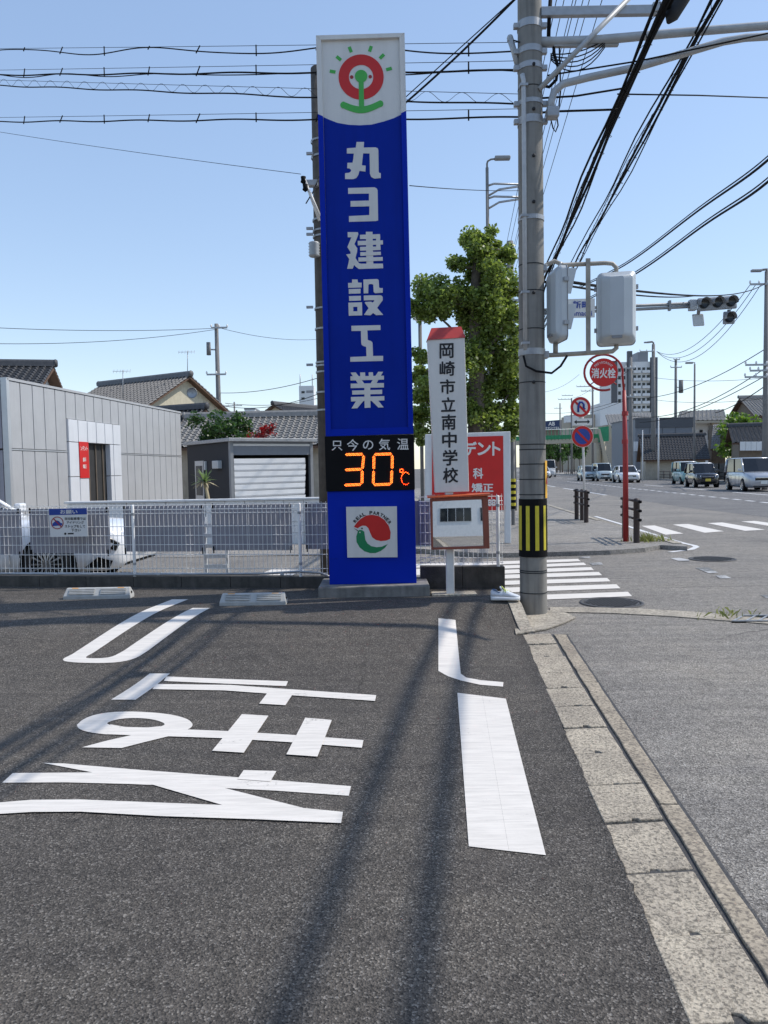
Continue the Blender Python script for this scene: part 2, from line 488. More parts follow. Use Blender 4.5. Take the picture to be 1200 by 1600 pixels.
def text(body, f, m, parent, name='lettering', bold=0.0):     # f(u, v) -> place, u v in 0..1 over the text's box
    vs, fs = textmesh(body)
    x0 = min(v.x for v in vs) - bold; x1 = max(v.x for v in vs) + bold; y0 = min(v.y for v in vs) - bold; y1 = max(v.y for v in vs) + bold
    b = MB()
    nrm = (f(1, 0) - f(0, 0)).cross(f(0, 1) - f(0, 0)).normalized()
    sh = [(0, 0)] if not bold else [(bold * math.cos(k * math.pi / 4), bold * math.sin(k * math.pi / 4)) for k in range(8)]
    for i, (dx, dy) in enumerate(sh):
        b.add([f((v.x + dx - x0) / (x1 - x0), (v.y + dy - y0) / (y1 - y0)) + nrm * (i * .00012) for v in vs], fs)
    return b.build(name, m, parent, fix=False)
def tY(body, x0, y0, x1, y1, Y, m, parent, bold=0.0, skew=0.0, name='lettering'):
    return text(body, lambda u, v: D(x0 + (x1 - x0) * u, y1 + (y0 - y1) * v + skew * (u - 0.5), Y), m, parent, name, bold)

# ================================================================== GROUND
def sheet(name, pts, m, parent=None):
    return MB().add(pts, [tuple(range(len(pts)))]).build(name, m, parent)
struct(sheet('ground', [(-1500, -600, -0.05), (1500, -600, -0.05), (1500, 2500, -0.05), (-1500, 2500, -0.05)], 'ground'))
struct(sheet('side_street', [(-70, 14.6, -0.004), (-70, 9.4, -0.004), (-1.5, 8.9, -0.004), (2.0, 8.0, -0.004), (2.0, 14.0, -0.004), (-4, 14.1, -0.004)], 'road_asphalt'))
# parking lot: raised at the back, falling to the kerb stones
struct(sheet('main_road', [Vector((edgeX(Y) + .05, Y, 0)) for Y in (-14, 7.2)] + [Vector((1.5, 8.2, 0)), RD(0.9, 14), RD(0.9, 420), RD(22, 420), RD(22, -60), (edgeX(-14) + .05, -60, 0)], 'road_asphalt'))
FA = Vector((1.34, 8.52, 0)); FS = -0.14                  # fence line
def fenceY(X): return FA.y + FS * (X - FA.x)
ys = [-14 + i * 1.0 for i in range(15)] + [1 + i * 0.05 for i in range(80)] + [5.0 + i * 0.1 for i in range(30)] + [8.0, 8.25, 8.5]
ys = sorted(set(round(y, 3) for y in ys))
vs = []; fs = []
cols = [16, 12, 8, 5, 3.5, 2.5, 2.0, 1.6, 1.3, 1.1, 1.0] + [1.0 - .05 * i for i in range(1, 21)]
nx = len(cols) - 1
for Y in ys:
    for k, c in enumerate(cols):
        jx = random.uniform(-.004, .014) if c < .01 and Y < 7.05 else 0
        vs.append((edgeX(Y) - c + jx, Y, HX(edgeX(Y) - c, Y) + (.0135 if jx else 0)))
for k, c in enumerate(cols):
    X = edgeX(8.6) - c
    vs.append((X, fenceY(X) + 0.03, LOT))
for i in range(len(ys)):
    for k in range(nx):
        a = i * (nx + 1) + k
        fs.append((a, a + 1, a + nx + 2, a + nx + 1))
struct(MB().add(vs, fs, True).build('parking_lot', 'lot_asphalt', fix=False))
# kerb stones along the lot
kerb = struct(thing('kerb', 'row of worn pale concrete kerb stones edging the parking lot', 'kerb', (2, 4, 0)))
del kerb['category']
S0 = G(1200, 1546); S1 = G(870, 1004)
def grooveX(Y): return S0.x + (S1.x - S0.x) / (S1.y - S0.y) * (Y - S0.y)
O0 = G(1200, 1471); O1 = G(886, 996)
def outX(Y): return O0.x + (O1.x - O0.x) / (O1.y - O0.y) * (Y - O0.y)
joints = [7.02, 6.62, 6.18, 5.68, 5.28, 4.86, 4.457, 4.05, 3.64, 3.244, 2.838, 2.4375] + [2.03 - 0.41 * i for i in range(18)]
for i in range(len(joints) - 1):
    y1, y0 = joints[i] - 0.006, joints[i + 1] + 0.006
    z = 0.012 + random.uniform(-0.004, 0.004)
    jit = lambda: random.uniform(-0.006, 0.006)
    top = [Vector((edgeX(y0) + jit(), y0 + jit(), z + jit() * .3)), Vector((grooveX(y0) - 0.008 + jit(), y0 + 0.02 + jit(), z)), Vector((grooveX(y1) - 0.008 + jit(), y1 + 0.02 + jit(), z)), Vector((edgeX(y1) + jit(), y1 + jit(), z + jit() * .3))]
    # a chipped hole in the middle of the joint
    f = random.uniform(0.35, 0.55); g = random.uniform(0.08, 0.16); dp = random.uniform(0.012, 0.04)
    a, b = top[0], top[1]
    notch = [a.lerp(b, f), a.lerp(b, f + 0.02) + Vector((0, dp, 0)), a.lerp(b, f + g) + Vector((0, dp * .8, 0)), a.lerp(b, f + g + 0.04)]
    ol = [top[0]] + notch + [top[1], top[2], top[3]]
    MB().prism(ol, [p - Vector((0, 0, 0.09)) for p in ol]).build('kerb_stone', 'kerb_stone', kerb, bevel=0.005)
sj = [7.0, 5.42, 3.42, 1.4, -0.6, -2.6, -4.6]
for i in range(len(sj) - 1):
    y1, y0 = sj[i] - 0.006, sj[i + 1] + 0.006
    pts = []
    n = 14
    for k in range(n + 1):
        Y = y0 + (y1 - y0) * k / n
        pts.append(Vector((grooveX(Y) + 0.012 + random.uniform(-.004, .004), Y, 0.016)))
    for k in range(n, -1, -1):
        Y = y0 + (y1 - y0) * k / n
        pts.append(Vector((max(outX(Y), grooveX(Y) + 0.06) + random.uniform(-.004, .004), Y, 0.013)))
    MB().prism(pts, [p - Vector((0, 0, 0.09)) for p in pts]).build('kerb_strip', 'kerb_strip', kerb, bevel=0.004)
bed = [Vector((edgeX(Y) - 0.01, Y, 0.0035)) for Y in (-6, 7.05)] + [Vector((outX(Y) + 0.02, Y, 0.0035)) for Y in (7.05, -6)]
struct(sheet('kerb_joint_bed', bed, 'iron'))
# pad around the utility pole, gutter strip, far sidewalk
pp = [G(*p, 0.008) for p in ((806, 992), (853, 984), (880, 975), (899, 966), (885, 959), (858, 955), (815, 955), (800, 962))]
struct(MB().prism([p + Vector((0, 0, 0.012)) for p in pp], pp).build('pole_pad', 'pad_concrete'))
gp = [G(x, y, 0.004) for x, y in pix([(60, 697), (280, 699), (500, 703), (820, 722), (1010, 740), (1400, 772), (1400, 800), (990, 768), (700, 745), (380, 728), (70, 722)], (840, 740), 3.333)]
struct(MB().prism([p + Vector((0, 0, 0.006)) for p in gp], gp).build('gutter_strip', 'pad_concrete'))
sw = [G(x, y, 0.05) for x, y in pix([(-250, 425), (50, 418), (380, 408), (560, 395), (640, 380), (780, 388), (745, 365), (640, 335), (480, 290), (330, 243), (200, 205), (60, 163)], (840, 740), 3.333)]
far = [RD(4.55, 60, 0.05), RD(4.55, 420, 0.05), RD(-1.0, 420, 0.05), Vector((0.2, 14.5, 0.05))]
struct(MB().prism([p + Vector((0, 0, 0.03)) for p in sw + far], [p - Vector((0, 0, 0.06)) for p in sw + far]).build('sidewalk', 'walk_asphalt'))
kl = pix([(60, 163), (200, 205), (330, 243), (480, 290), (640, 335), (745, 365)], (840, 740), 3.333)
kp = [G(x, y, 0.085) for x, y in kl]
b = MB()
for i in range(len(kp) - 1):
    for j in range(3):
        a, c = kp[i].lerp(kp[i + 1], j / 3 + 0.006), kp[i].lerp(kp[i + 1], (j + 1) / 3 - 0.006)
        n = Vector(((c - a).y, -(c - a).x, 0)).normalized()
        q = [a - n * 0.02, c - n * 0.02, c + n * 0.13, a + n * 0.13]
        q = [p + Vector((0, 0, 0.012)) for p in q]
        if i in (2, 3): q[2].z -= 0.05; q[3].z -= 0.05
        MB().prism(q, [p - Vector((0, 0, 0.12)) for p in q]).build('sidewalk_kerb_stone', 'pad_concrete', None, 0.006)
skerb = struct(thing('sidewalk_kerb', 'pale concrete kerb of the far sidewalk corner', 'kerb', kp[2])); del skerb['category']
for o in [o for o in bpy.data.objects if o.name.startswith('sidewalk_kerb_stone')]:
    o.parent = skerb; o.matrix_parent_inverse = Matrix.Translation(-skerb.location); o.name = 'kerb_stone'
rk = [RD(21.6, 20), RD(21.9, 20), RD(21.9, 300), RD(21.6, 300)]
struct(MB().prism([p + Vector((0, 0, 0.14)) for p in rk], rk).build('roadside_kerb', 'concrete'))
struct(sheet('far_sidewalk', [RD(21.9, 18, 0.10), RD(90, 18, 0.10), RD(90, 420, 0.10), RD(21.9, 420, 0.10)], 'walk_asphalt'))
asphalt('lane_asphalt', (0.15, 0.145, 0.14), (0.32, 0.31, 0.30), (0.18, 0.172, 0.165), 150.0)
struct(sheet('road_lanes', [RD(10.6, 15.5, .003), RD(9.4, 20, .003), RD(8.7, 28, .003), RD(8.5, 420, .003), RD(21.6, 420, .003), RD(21.6, 10, .003), RD(14, 12.5, .003)], 'lane_asphalt'))
struct(sheet('clinic_lot', [(-60, 14.1, 0.004), (0.1, 14.1, 0.004), (3.2, 60, 0.004), (-60, 60, 0.004)], 'walk_asphalt'))

# ------------------------------------------------------------------ painted markings
def lotmark(polys, name, m, parent, z0=0.004, hole=None):
    for i, poly in enumerate(polys):
        bm = bmesh.new()
        P = [GL(x, y) for x, y in poly]
        f = bm.faces.new([bm.verts.new((p.x, p.y, 0)) for p in P])
        for Y in ys:
            if 5.0 <= Y <= 8:
                bmesh.ops.bisect_plane(bm, geom=bm.verts[:] + bm.edges[:] + bm.faces[:], plane_co=(0, Y, 0), plane_no=(0, 1, 0))
        for k in range(80):
            bmesh.ops.bisect_plane(bm, geom=bm.verts[:] + bm.edges[:] + bm.faces[:], plane_co=(-5 + k * .1, 0, 0), plane_no=(1, 0, 0))
        for v in bm.verts: v.co.z = HX(v.co.x, v.co.y) + z0 + 0.0012 * i
        bmesh.ops.recalc_face_normals(bm, faces=bm.faces)
        if sum(f.normal.z for f in bm.faces) < 0: bmesh.ops.reverse_faces(bm, faces=bm.faces)
        me = bpy.data.meshes.new(name); bm.to_mesh(me); bm.free()
        me.materials.append(MATS[m])
        link(bpy.data.objects.new(name, me), parent)
def mk(name, label, px):
    o = thing(name, label, 'road marking', GL(*px))
    o['kind'] = 'structure'; del o['category']
    return o
q = lambda pts: pix(pts, (0, 900), 2)
def chaikin(pts, n=2):
    for _ in range(n):
        o = [pts[0]]
        for a, c in zip(pts, pts[1:]): o += [(a[0] * .75 + c[0] * .25, a[1] * .75 + c[1] * .25), (a[0] * .25 + c[0] * .75, a[1] * .25 + c[1] * .75)]
        pts = o + [pts[-1]]
    return pts
t = mk('painted_stop_lettering', 'white painted stop lettering on the parking lot asphalt', (250, 1100))
lotmark([q([(538, 74), (588, 74)] + chaikin([(292, 241), (262, 257), (290, 259), (345, 257), (385, 236)]) + [(602, 101), (657, 101)] + chaikin([(462, 235), (420, 262), (350, 274), (225, 272), (188, 264), (225, 246)]))], 'paint_stroke', 'paint', t)
lotmark([q([(468, 306), (531, 306), (424, 388), (347, 388)]), q([(520, 316), (900, 331), (894, 346), (512, 330)]), q([(488, 340), (720, 343), (900, 356), (1176, 375), (1172, 393), (905, 375), (700, 360), (476, 356)]), q([(836, 368), (915, 372), (892, 407), (810, 402)])], 'paint_stroke', 'paint', t)
ro = [(240, 467), (262, 447), (310, 431), (380, 425), (450, 426), (530, 433), (585, 447), (604, 464), (598, 476), (575, 486)]
ri = [(345, 468), (337, 462), (370, 450), (420, 446), (470, 449), (505, 459), (512, 466), (500, 473)]
lotmark([q(chaikin(ro) + chaikin([(500, 473), (518, 466), (505, 457), (470, 448), (420, 445), (370, 448), (330, 461), (345, 468)]) + chaikin([(335, 497), (280, 491), (245, 480), (240, 467)])[:-1]),
         q([(345, 466), (390, 474), (460, 476), (500, 472), (575, 484), (540, 500), (450, 522), (380, 540), (256, 538), (330, 518), (410, 500), (334, 497)]),
         q([(575, 482), (720, 488), (905, 499), (1136, 516), (1131, 540), (900, 522), (700, 510), (525, 504)]),
         q([(756, 435), (839, 440), (762, 556), (663, 550)]), q([(954, 447), (1037, 454), (992, 569), (895, 562)])], 'paint_stroke', 'paint', t)
lotmark([q([(133, 586), (200, 588), (400, 605), (740, 631), (1097, 659), (1090, 689), (860, 673), (680, 664), (470, 655), (400, 652), (200, 647), (7, 648), (40, 618), (290, 616)]),
         q([(470, 653), (680, 660), (960, 731), (720, 726)]), q([(762, 610), (864, 613), (845, 646), (742, 638)]),
         q([(-60, 722), (0, 712), (100, 704), (250, 703), (480, 712), (740, 722), (950, 730), (1072, 742), (1066, 777), (800, 765), (500, 755), (250, 741), (100, 742), (0, 748), (-70, 758)])], 'paint_stroke', 'paint', t)
t = mk('painted_bracket_mark', 'white painted bent guide mark beside the lot edge', (700, 1010))
lotmark([pix([(135, 350), (215, 358), (240, 610), (265, 628), (330, 640), (440, 650), (438, 671), (330, 662), (240, 642), (180, 622), (135, 597)], (640, 850), 3)], 'paint_stroke', 'paint', t)
t = mk('painted_block_mark', 'broad white painted bar with a centre seam on the lot', (770, 1200))
a, b_, c_, d_ = pix([(35, 80), (217, 102), (367, 690), (78, 657)], (700, 1050), 2.4)
ml = lambda p, q_, k: (p[0] + (q_[0] - p[0]) * k, p[1] + (q_[1] - p[1]) * k)
lotmark([[a, ml(a, b_, .515), ml(d_, c_, .52), d_]], 'paint_stroke', 'paint', t)
lotmark([[ml(a, b_, .5165), b_, c_, ml(d_, c_, .5218)]], 'paint_stroke', 'paint', t)
def roadmark(polys, name, m, parent, z=0.006):
    for p in polys:
        sheet(name, [G(x, y, z) for x, y in p], m, parent)
cw = lambda pts: pix(pts, (840, 740), 3.333)
t = mk('side_street_crosswalk', 'white zebra crossing over the side street behind the pole', (900, 900))
for (l0, l1, r0, r1) in [((50, 630), (50, 655), (470, 615), (492, 638)), ((50, 587), (50, 611), (410, 576), (432, 597)), ((50, 552), (50, 572), (362, 543), (380, 561)), ((50, 520), (50, 539), (318, 512), (336, 529)), ((50, 494), (50, 512), (278, 487), (293, 502)), ((50, 470), (50, 485), (240, 463), (255, 476)), ((50, 449), (50, 463), (210, 444), (224, 456))]:
    P = [G(*p, 0.006) for p in cw([l0, r0, r1, l1])]
    for i, j in ((0, 1), (3, 2)):
        d = (P[i] - P[j]); P[i] = P[j] + d * ((P[j].x - 0.35) / -d.x)
    sheet('stripe', P, 'paint', t)
t = mk('main_road_crosswalk', 'white zebra crossing over the main road', (1100, 828))
roadmark([cw(p) for p in ([(540, 272), (610, 270), (760, 312), (665, 318)], [(703, 265), (785, 262), (970, 300), (870, 308)], [(885, 258), (960, 254), (1185, 292), (1080, 298)], [(1060, 249), (1130, 246), (1380, 280), (1290, 286)])], 'stripe', 'paint', t)
t = mk('road_edge_line', 'worn white line following the sidewalk corner', (1050, 846))
el = [G(x, y, 0.007) for x, y in cw([(300, 222), (440, 264), (640, 328), (760, 362), (815, 374), (828, 381), (800, 394), (740, 402), (690, 408)])]
m_ = MB(); L_ = []; R_ = []
for i, p in enumerate(el):
    d = (el[min(i + 1, len(el) - 1)] - el[max(0, i - 1)]).normalized(); n = Vector((d.y, -d.x, 0)) * 0.055
    L_.append(p - n); R_.append(p + n)
m_.add(L_ + R_, [(i, i + 1, i + 1 + len(el), i + len(el)) for i in range(len(el) - 1)]).build('line', 'paint_old', t)
roadmark([cw(p) for p in ([(690, 440), (740, 438), (790, 448), (790, 457), (735, 455)], [(820, 490), (890, 488), (940, 515), (890, 518)], [(925, 530), (975, 528), (1010, 545), (950, 546)], [(268, 465), (330, 462), (342, 474), (285, 478)], [(215, 433), (270, 430), (276, 438), (225, 442)], [(1160, 632), (1230, 628), (1260, 645), (1190, 648)])], 'worn_patch', 'paint_worn', t, 0.0065)
t = mk('lane_lines', 'dashed white lane lines down the main road', (1100, 775))
def dash(L, Y0, Y1, wd, m='paint_old'):
    sheet('dash', [RD(L - wd, Y0, .006), RD(L + wd, Y0, .006), RD(L + wd, Y1, .006), RD(L - wd, Y1, .006)], m, t)
for k in range(34): dash(12.6, 28 + k * 1.45, 28.8 + k * 1.45, 0.10)
for k in range(14): dash(15.6, 36 + k * 9, 41 + k * 9, 0.08)
for k in range(14): dash(8.6, 40 + k * 9, 45 + k * 9, 0.08)
t = mk('stop_line', 'white stop line on the side street seen through the fence', (430, 895))
sheet('line', [(-2.0, 11.0, .004), (-1.5, 10.9, .004), (-1.25, 12.0, .004), (-1.8, 12.1, .004)], 'paint', t)
# manholes and drain grate
def manhole(px, py, d, label):
    p = G(px, py, 0.0)
    t = thing('manhole_cover', label, 'manhole cover', p)
    MB().lathe([(d / 2 + .045, .0055), (d / 2 + .04, .012), (d / 2 + .006, .012), (d / 2 + .004, .0055)], p, n=40).build('rim', 'iron', t)
    MB().lathe([(0.0001, .0105), (d / 2 - .006, .0105), (d / 2 - .004, .0058)], p, n=40, sm=False).build('lid', 'iron', t)
    b = MB()
    for i in range(-7, 8):
        for j in range(-7, 8):
            x, y = i * d / 16, j * d / 16
            if (x * x + y * y) ** .5 < d * .45:
                b.cbox((p.x + x, p.y + y, .0135), (d / 26, d / 26, .007))
    stuff(b.build('tread', 'iron', t))
manhole(955.5, 942.5, 0.62, 'round iron manhole cover beside the side street crosswalk')
manhole(1113, 874, 0.64, 'round iron manhole cover out on the junction')
gr = thing('drain_grate', 'steel drain grate set at the end of the gutter strip', 'drain grate', G(1180, 970))
c0 = G(1143, 972, .009); c1 = G(1160, 963, .009)
ex = Vector((1, -.06, 0)); ey = Vector((c1 - c0)); ey.z = 0
MB().prism([c0, c0 + ex * .75, c0 + ex * .75 + ey, c0 + ey], [p + Vector((0, 0, -.006)) for p in (c0, c0 + ex * .75, c0 + ex * .75 + ey, c0 + ey)]).build('well', 'black', gr)
for k in range(7):
    a = c0 + ex * (k * .12) + Vector((0, 0, .004))
    q4 = [a, a + ex * .022, a + ex * .022 + ey, a + ey]
    MB().prism([p + Vector((0, 0, .008)) for p in q4], q4).build('bar', 'galv', gr)
for s in (0, 0.93):
    a = c0 + ey * s + Vector((0, 0, .005)); q4 = [a, a + ex * .75, a + ex * .75 + ey * .08, a + ey * .08]
    MB().prism([p + Vector((0, 0, .011)) for p in q4], q4).build('frame', 'galv', gr)

# ------------------------------------------------------------------ lot edge kerbs
e = [GL(795, 938), GL(807, 937)]
kx0 = edgeX(7.3)
pts = []
for Y in (7.12, 7.3, 7.5, 7.7, 8.0, 8.3):
    pts.append((Y, max(0.018, HX(edgeX(Y), Y) + 0.014)))
tops = [Vector((edgeX(Y) - 0.01, Y, z)) for Y, z in pts]; topr = [Vector((edgeX(Y) + 0.115, Y, z)) for Y, z in pts]
b = MB(); n = len(pts)
b.add(tops + topr + [Vector((p.x, p.y, -.03)) for p in tops] + [Vector((p.x + .03, p.y, -.03)) for p in topr],
      [(i, i + 1, i + 1 + n, i + n) for i in range(n - 1)] + [(i + n, i + 1 + n, i + 1 + 3 * n, i + 3 * n) for i in range(n - 1)] + [(i, i + 2 * n, i + 1 + 2 * n, i + 1) for i in range(n - 1)] + [(0, n, 3 * n, 2 * n), (n - 1, 3 * n - 1, 4 * n - 1, 2 * n - 1)])
struct(b.build('lot_corner_kerb', 'pad_concrete'))
def fence_frame(X, off=0.0, z=0.0):   # a place on the fence line; off is measured back from it
    return Vector((X, fenceY(X) + off, z))
FD = Vector((1, FS, 0)).normalized()
def low_wall(x0, x1, zt, th, label, m, joint):
    t = thing('low_wall', label, 'wall', fence_frame((x0 + x1) / 2))
    n = max(1, round((x1 - x0) / joint))
    for i in range(n):
        a, c = x0 + (x1 - x0) * i / n + .002, x0 + (x1 - x0) * (i + 1) / n - .002
        q4 = [fence_frame(a), fence_frame(c), fence_frame(c, th), fence_frame(a, th)]
        MB().prism([p + Vector((0, 0, zt)) for p in q4], [p + Vector((0, 0, -.05)) for p in q4]).build('block', m, t, 0.006)
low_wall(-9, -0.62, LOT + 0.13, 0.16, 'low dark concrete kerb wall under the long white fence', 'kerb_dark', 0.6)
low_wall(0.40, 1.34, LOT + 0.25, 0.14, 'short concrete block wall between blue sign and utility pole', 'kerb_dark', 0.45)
# ================================================================== MESH FENCES
def fence(x0, x1, posts, ztop, zbot, label, panel):
    t = thing('mesh_fence', label, 'fence', fence_frame((x0 + x1) / 2, .05))
    for X in posts:
        p = fence_frame(X, .03)
        MB().lathe([(.019, LOT + .05), (.019, ztop - .03), (.012, ztop - .015), (.0005, ztop - .012)], (p.x, p.y, 0), n=10).build('post', 'fence_white', t)
        MB().lathe([(.022, zbot + .12), (.022, zbot + .15)], (p.x, p.y, 0), n=10).build('clamp', 'galv', t)
        MB().lathe([(.022, ztop - .14), (.022, ztop - .11)], (p.x, p.y, 0), n=10).build('clamp', 'galv', t)
    edges = []
    X = x0
    while X < x1 - .01:
        edges.append((X, min(x1, X + panel))); X += panel
    for a, c in edges:
        b = MB(); n = int((c - a) / .054)
        for i in range(n + 1):
            X = a + .012 + (c - a - .024) * i / max(1, n)
            b.tube([fence_frame(X, .06, zbot), fence_frame(X, .06, ztop - .075), fence_frame(X, .085, ztop - .035), fence_frame(X, .06, ztop)], .003, 4, sm=False)
        for z in (zbot + .02, zbot + .075, zbot + .24, zbot + .36, zbot + .47, zbot + .58, ztop - .12, ztop - .075, ztop - .025):
            b.tube([fence_frame(a, .06 if z != ztop - .025 else .075, z), fence_frame(c, .06 if z != ztop - .025 else .075, z)], .004, 4, sm=False)
        stuff(b.build('mesh_panel', 'fence_white', t, fix=False))
    return t
FT = 1.20; FB = 0.345
px2X = lambda px, Y: (px - 600) / 1200 * Y
fl = fence(-7.6, -0.66, [-7.05, -5.05, -3.0, -0.98], FT, FB, 'long white welded mesh fence with grey boards behind it', 2.0)
ft = fence(0.40, 1.33, [1.27], 1.26, 0.47, 'short white welded mesh fence beside the blue sign', 1.0)
cp = thing('drain_pipe', 'thin grey pipe lying along the foot of the white fence', 'pipe', fence_frame(-3, -.0, LOT + .15))
MB().tube([fence_frame(-7, .02, LOT + .155), fence_frame(-5, .02, LOT + .16), fence_frame(-3, .02, LOT + .15), fence_frame(-1.4, .02, LOT + .165), fence_frame(-1.0, .02, LOT + .19), fence_frame(-.75, .02, LOT + .175), fence_frame(-.63, .0, LOT + .13)], .014, 8).build('tube', 'galv', cp)
for X in (-5.5, -4, -2.7, -1.2): 
    p = fence_frame(X, .02, LOT + .155); MB().lathe([(.019, -.02), (.019, .02)], p, 'X', 10).build('coupling', 'galv_pale', cp)
# corrugated boards behind the fence
def board(px0, px1, py0, py1, label, off=.12):
    Y = 9.1
    X0, X1 = D(px0, py0, Y).x, D(px1, py0, Y).x
    for _ in range(3):
        X0 = D(px0, py0, fenceY(X0) + off).x; X1 = D(px1, py0, fenceY(X1) + off).x
    zt = D(px0, py0, fenceY(X0) + off).z; zb = D(px0, py1, fenceY(X0) + off).z
    t = thing('grey_board', label, 'board', fence_frame((X0 + X1) / 2, off, zb), 'grey boards behind the fence')
    n = max(3, int((X1 - X0) / .022))
    b = MB(); F = []; B = []
    for i in range(n + 1):
        X = X0 + (X1 - X0) * i / n
        o = off + (.006 if i % 2 else 0)
        F.append(fence_frame(X, o)); B.append(fence_frame(X, o + .006))
    for i in range(n):
        a, c, d, e2 = F[i], F[i + 1], B[i + 1], B[i]
        b.prism([p + Vector((0, 0, zt)) for p in (a, c, d, e2)], [p + Vector((0, 0, zb)) for p in (a, c, d, e2)])
    b.build('sheet', 'board_grey', t)
    for X in (X0 + .02, X1 - .02):
        p = fence_frame(X, off - .012)
        MB().box((p.x - .006, p.y - .02, zb - .03), (p.x + .006, p.y, zb + .05)).build('clip', 'black', t)
        MB().box((p.x - .006, p.y - .02, zt - .05), (p.x + .006, p.y, zt + .01)).build('clip', 'black', t)
board(-90, 32, 797, 868, 'grey corrugated board on the fence beside the white car door')
board(45, 170, 795, 865, 'grey corrugated board behind the white notice plate')
board(192, 318, 791, 862, 'grey corrugated board right of the white car front')
board(330, 455, 788, 860, 'wide grey corrugated board in front of the shed shutter')
board(476, 530, 786, 858, 'grey corrugated board beside the blue sign tower on the long fence')
board(630, 690, 783, 852, 'grey corrugated board on the short fence behind the traffic mirror')
# notice plate
ns = thing('notice_plate', 'white notice plate with blue header hung on the fence', 'notice', fence_frame(-4.1, -.02, .7))
NY = 9.15
slab([(76, 795), (136, 793.5), (138, 838), (79, 839)], NY, .006, 'plate', 'white', ns)
slab([(76.3, 795.3), (135.8, 793.8), (136.2, 803.5), (76.8, 805)], NY - .0075, .001, 'header', 'blue_print', ns)
tY('お願い', 94, 796.5, 121, 803, NY - .0105, 'white', ns, .02)
for s, x0, x1, y in (('当社駐車場では', 101, 134, 808), ('アイドリング', 104, 131, 814), ('ストップをして', 101, 133, 820), ('下さい', 111, 126, 826)):
    tY(s, x0, y, x1, y + 4.6, NY - .0085, 'ink', ns, .015)
b = MB()
def ring(cx, cy, r1, r0, Y, t, n=28):
    b = MB(); o = circ(cx, cy, r1, n); i = circ(cx, cy, r0, n)
    f = [D(*p, Y) + Vector((0, -t, 0)) for p in o]; g = [D(*p, Y) + Vector((0, -t, 0)) for p in i]
    k = [D(*p, Y) for p in o]; l = [D(*p, Y) for p in i]
    fs = []
    for a in range(n):
        c = (a + 1) % n
        fs += [(a, c, n + c, n + a), (2 * n + a, 2 * n + c, c, a), (n + a, n + c, 3 * n + c, 3 * n + a), (3 * n + a, 3 * n + c, 2 * n + c, 2 * n + a)]
    return b.add(f + g + k + l, fs)
ring(89.5, 817, 9.8, 8.6, NY - .0075, .0015).build('ban_ring', 'deep_red', ns)
slab([(82, 818), (85, 815.5), (88, 813), (92, 814), (94, 816.5), (97, 817.5), (97, 821), (82, 822)], NY - .0068, .001, 'car_symbol', 'blue_print', ns)
slab([(82.5, 810.5), (84, 809.6), (97, 823.4), (95.8, 824.3)], NY - .0088, .001, 'ban_bar', 'deep_red', ns)
slab([(106, 832.8), (115, 832.5), (115, 834.7), (106, 835)], NY - .0072, .001, 'mark', 'ink', ns)
slab(circ(102, 834, 1.8, 12), NY - .0072, .001, 'mark', 'ink', ns)

# ================================================================== BLUE PYLON SIGN
SY = 8.3
py_ = thing('pylon_sign', 'tall blue sign tower with white lettering and red temperature display', 'sign', (D(583, 915, SY + .2).x, SY + .2, LOT))
pb = [G(x, y, LOT) for x, y in ((497, 934.5), (673, 934.5), (673, 917), (500, 917))]
x0, x1 = pb[0].x, pb[1].x
MB().box((x0, pb[0].y, LOT - .02), (x1, pb[0].y + .85, LOT + .115)).build('plinth', 'old_concrete', py_, 0.015)
zb = LOT + .115
base_l, base_r = D(515, 915.5, SY), D(651, 913, SY)
tl, tr = D(494, 58, SY), D(632, 54, SY)
DP = 0.42
def tower(l0, r0, l1, r1, y0, y1, name, m, bev=0.004):
    f = [Vector((l0.x, y0, l0.z)), Vector((r0.x, y0, r0.z)), Vector((r1.x, y0, r1.z)), Vector((l1.x, y0, l1.z))]
    return MB().prism(f, [Vector((p.x, y1, p.z)) for p in f]).build(name, m, py_, bev)
def ledge(py): k = (py - 58) / (915.5 - 58); return (494 + 21 * k, py), (632 + 19 * k, py - 4 + 1.5 * k)
def atp(p): return D(p[0], p[1], SY)
la, ra = ledge(768); lb, rb = ledge(682)
bl2 = Vector((base_l.x, 0, zb)); br2 = Vector((base_r.x, 0, zb))
tower(bl2, br2, atp(la), atp(ra), SY, SY + DP, 'lower_body', 'sign_blue_frame')
tower(atp((la[0] - 1.5, la[1])), atp((ra[0] + 0.5, ra[1])), atp((lb[0] - 2, lb[1])), atp((rb[0] + 1, rb[1])), SY - .02, SY + DP, 'display_box', 'black', 0.006)
tower(atp(lb), atp(rb), atp((494, 58)), atp((632, 54)), SY + .012, SY + DP, 'upper_body', 'sign_white')
# frame rails around the upper face, white at the top and blue below the arc
def q4(pts, Y, t, name, m): return slab(pts, Y, t, name, m, py_)
fw = 8
ALc, ARc = 180.0, 175.0
Lx = lambda y: 494 + 21 * (y - 58) / 857.5
Rx = lambda y: 632 + 19 * (y - 54) / 859
q4([(Lx(58), 58), (Lx(58) + fw, 63), (Lx(ALc) + fw, ALc + 3.5), (Lx(ALc), ALc)], SY + .012, .03, 'frame_rail', 'sign_white')
q4([(Rx(54) - fw, 59), (Rx(54), 54), (Rx(ARc), ARc), (Rx(ARc) - fw, ARc + 3.5)], SY + .012, .03, 'frame_rail', 'sign_white')
q4([(Lx(58), 58), (Rx(54), 54), (Rx(54) - fw, 60.5), (Lx(58) + fw, 64.5)], SY + .012, .033, 'frame_rail', 'sign_white')
q4([(Lx(ALc), ALc + .2), (Lx(ALc) + fw, ALc + 3.7), (Lx(682) + fw, 674), (Lx(682), 682)], SY + .012, .03, 'frame_rail', 'sign_blue_frame')
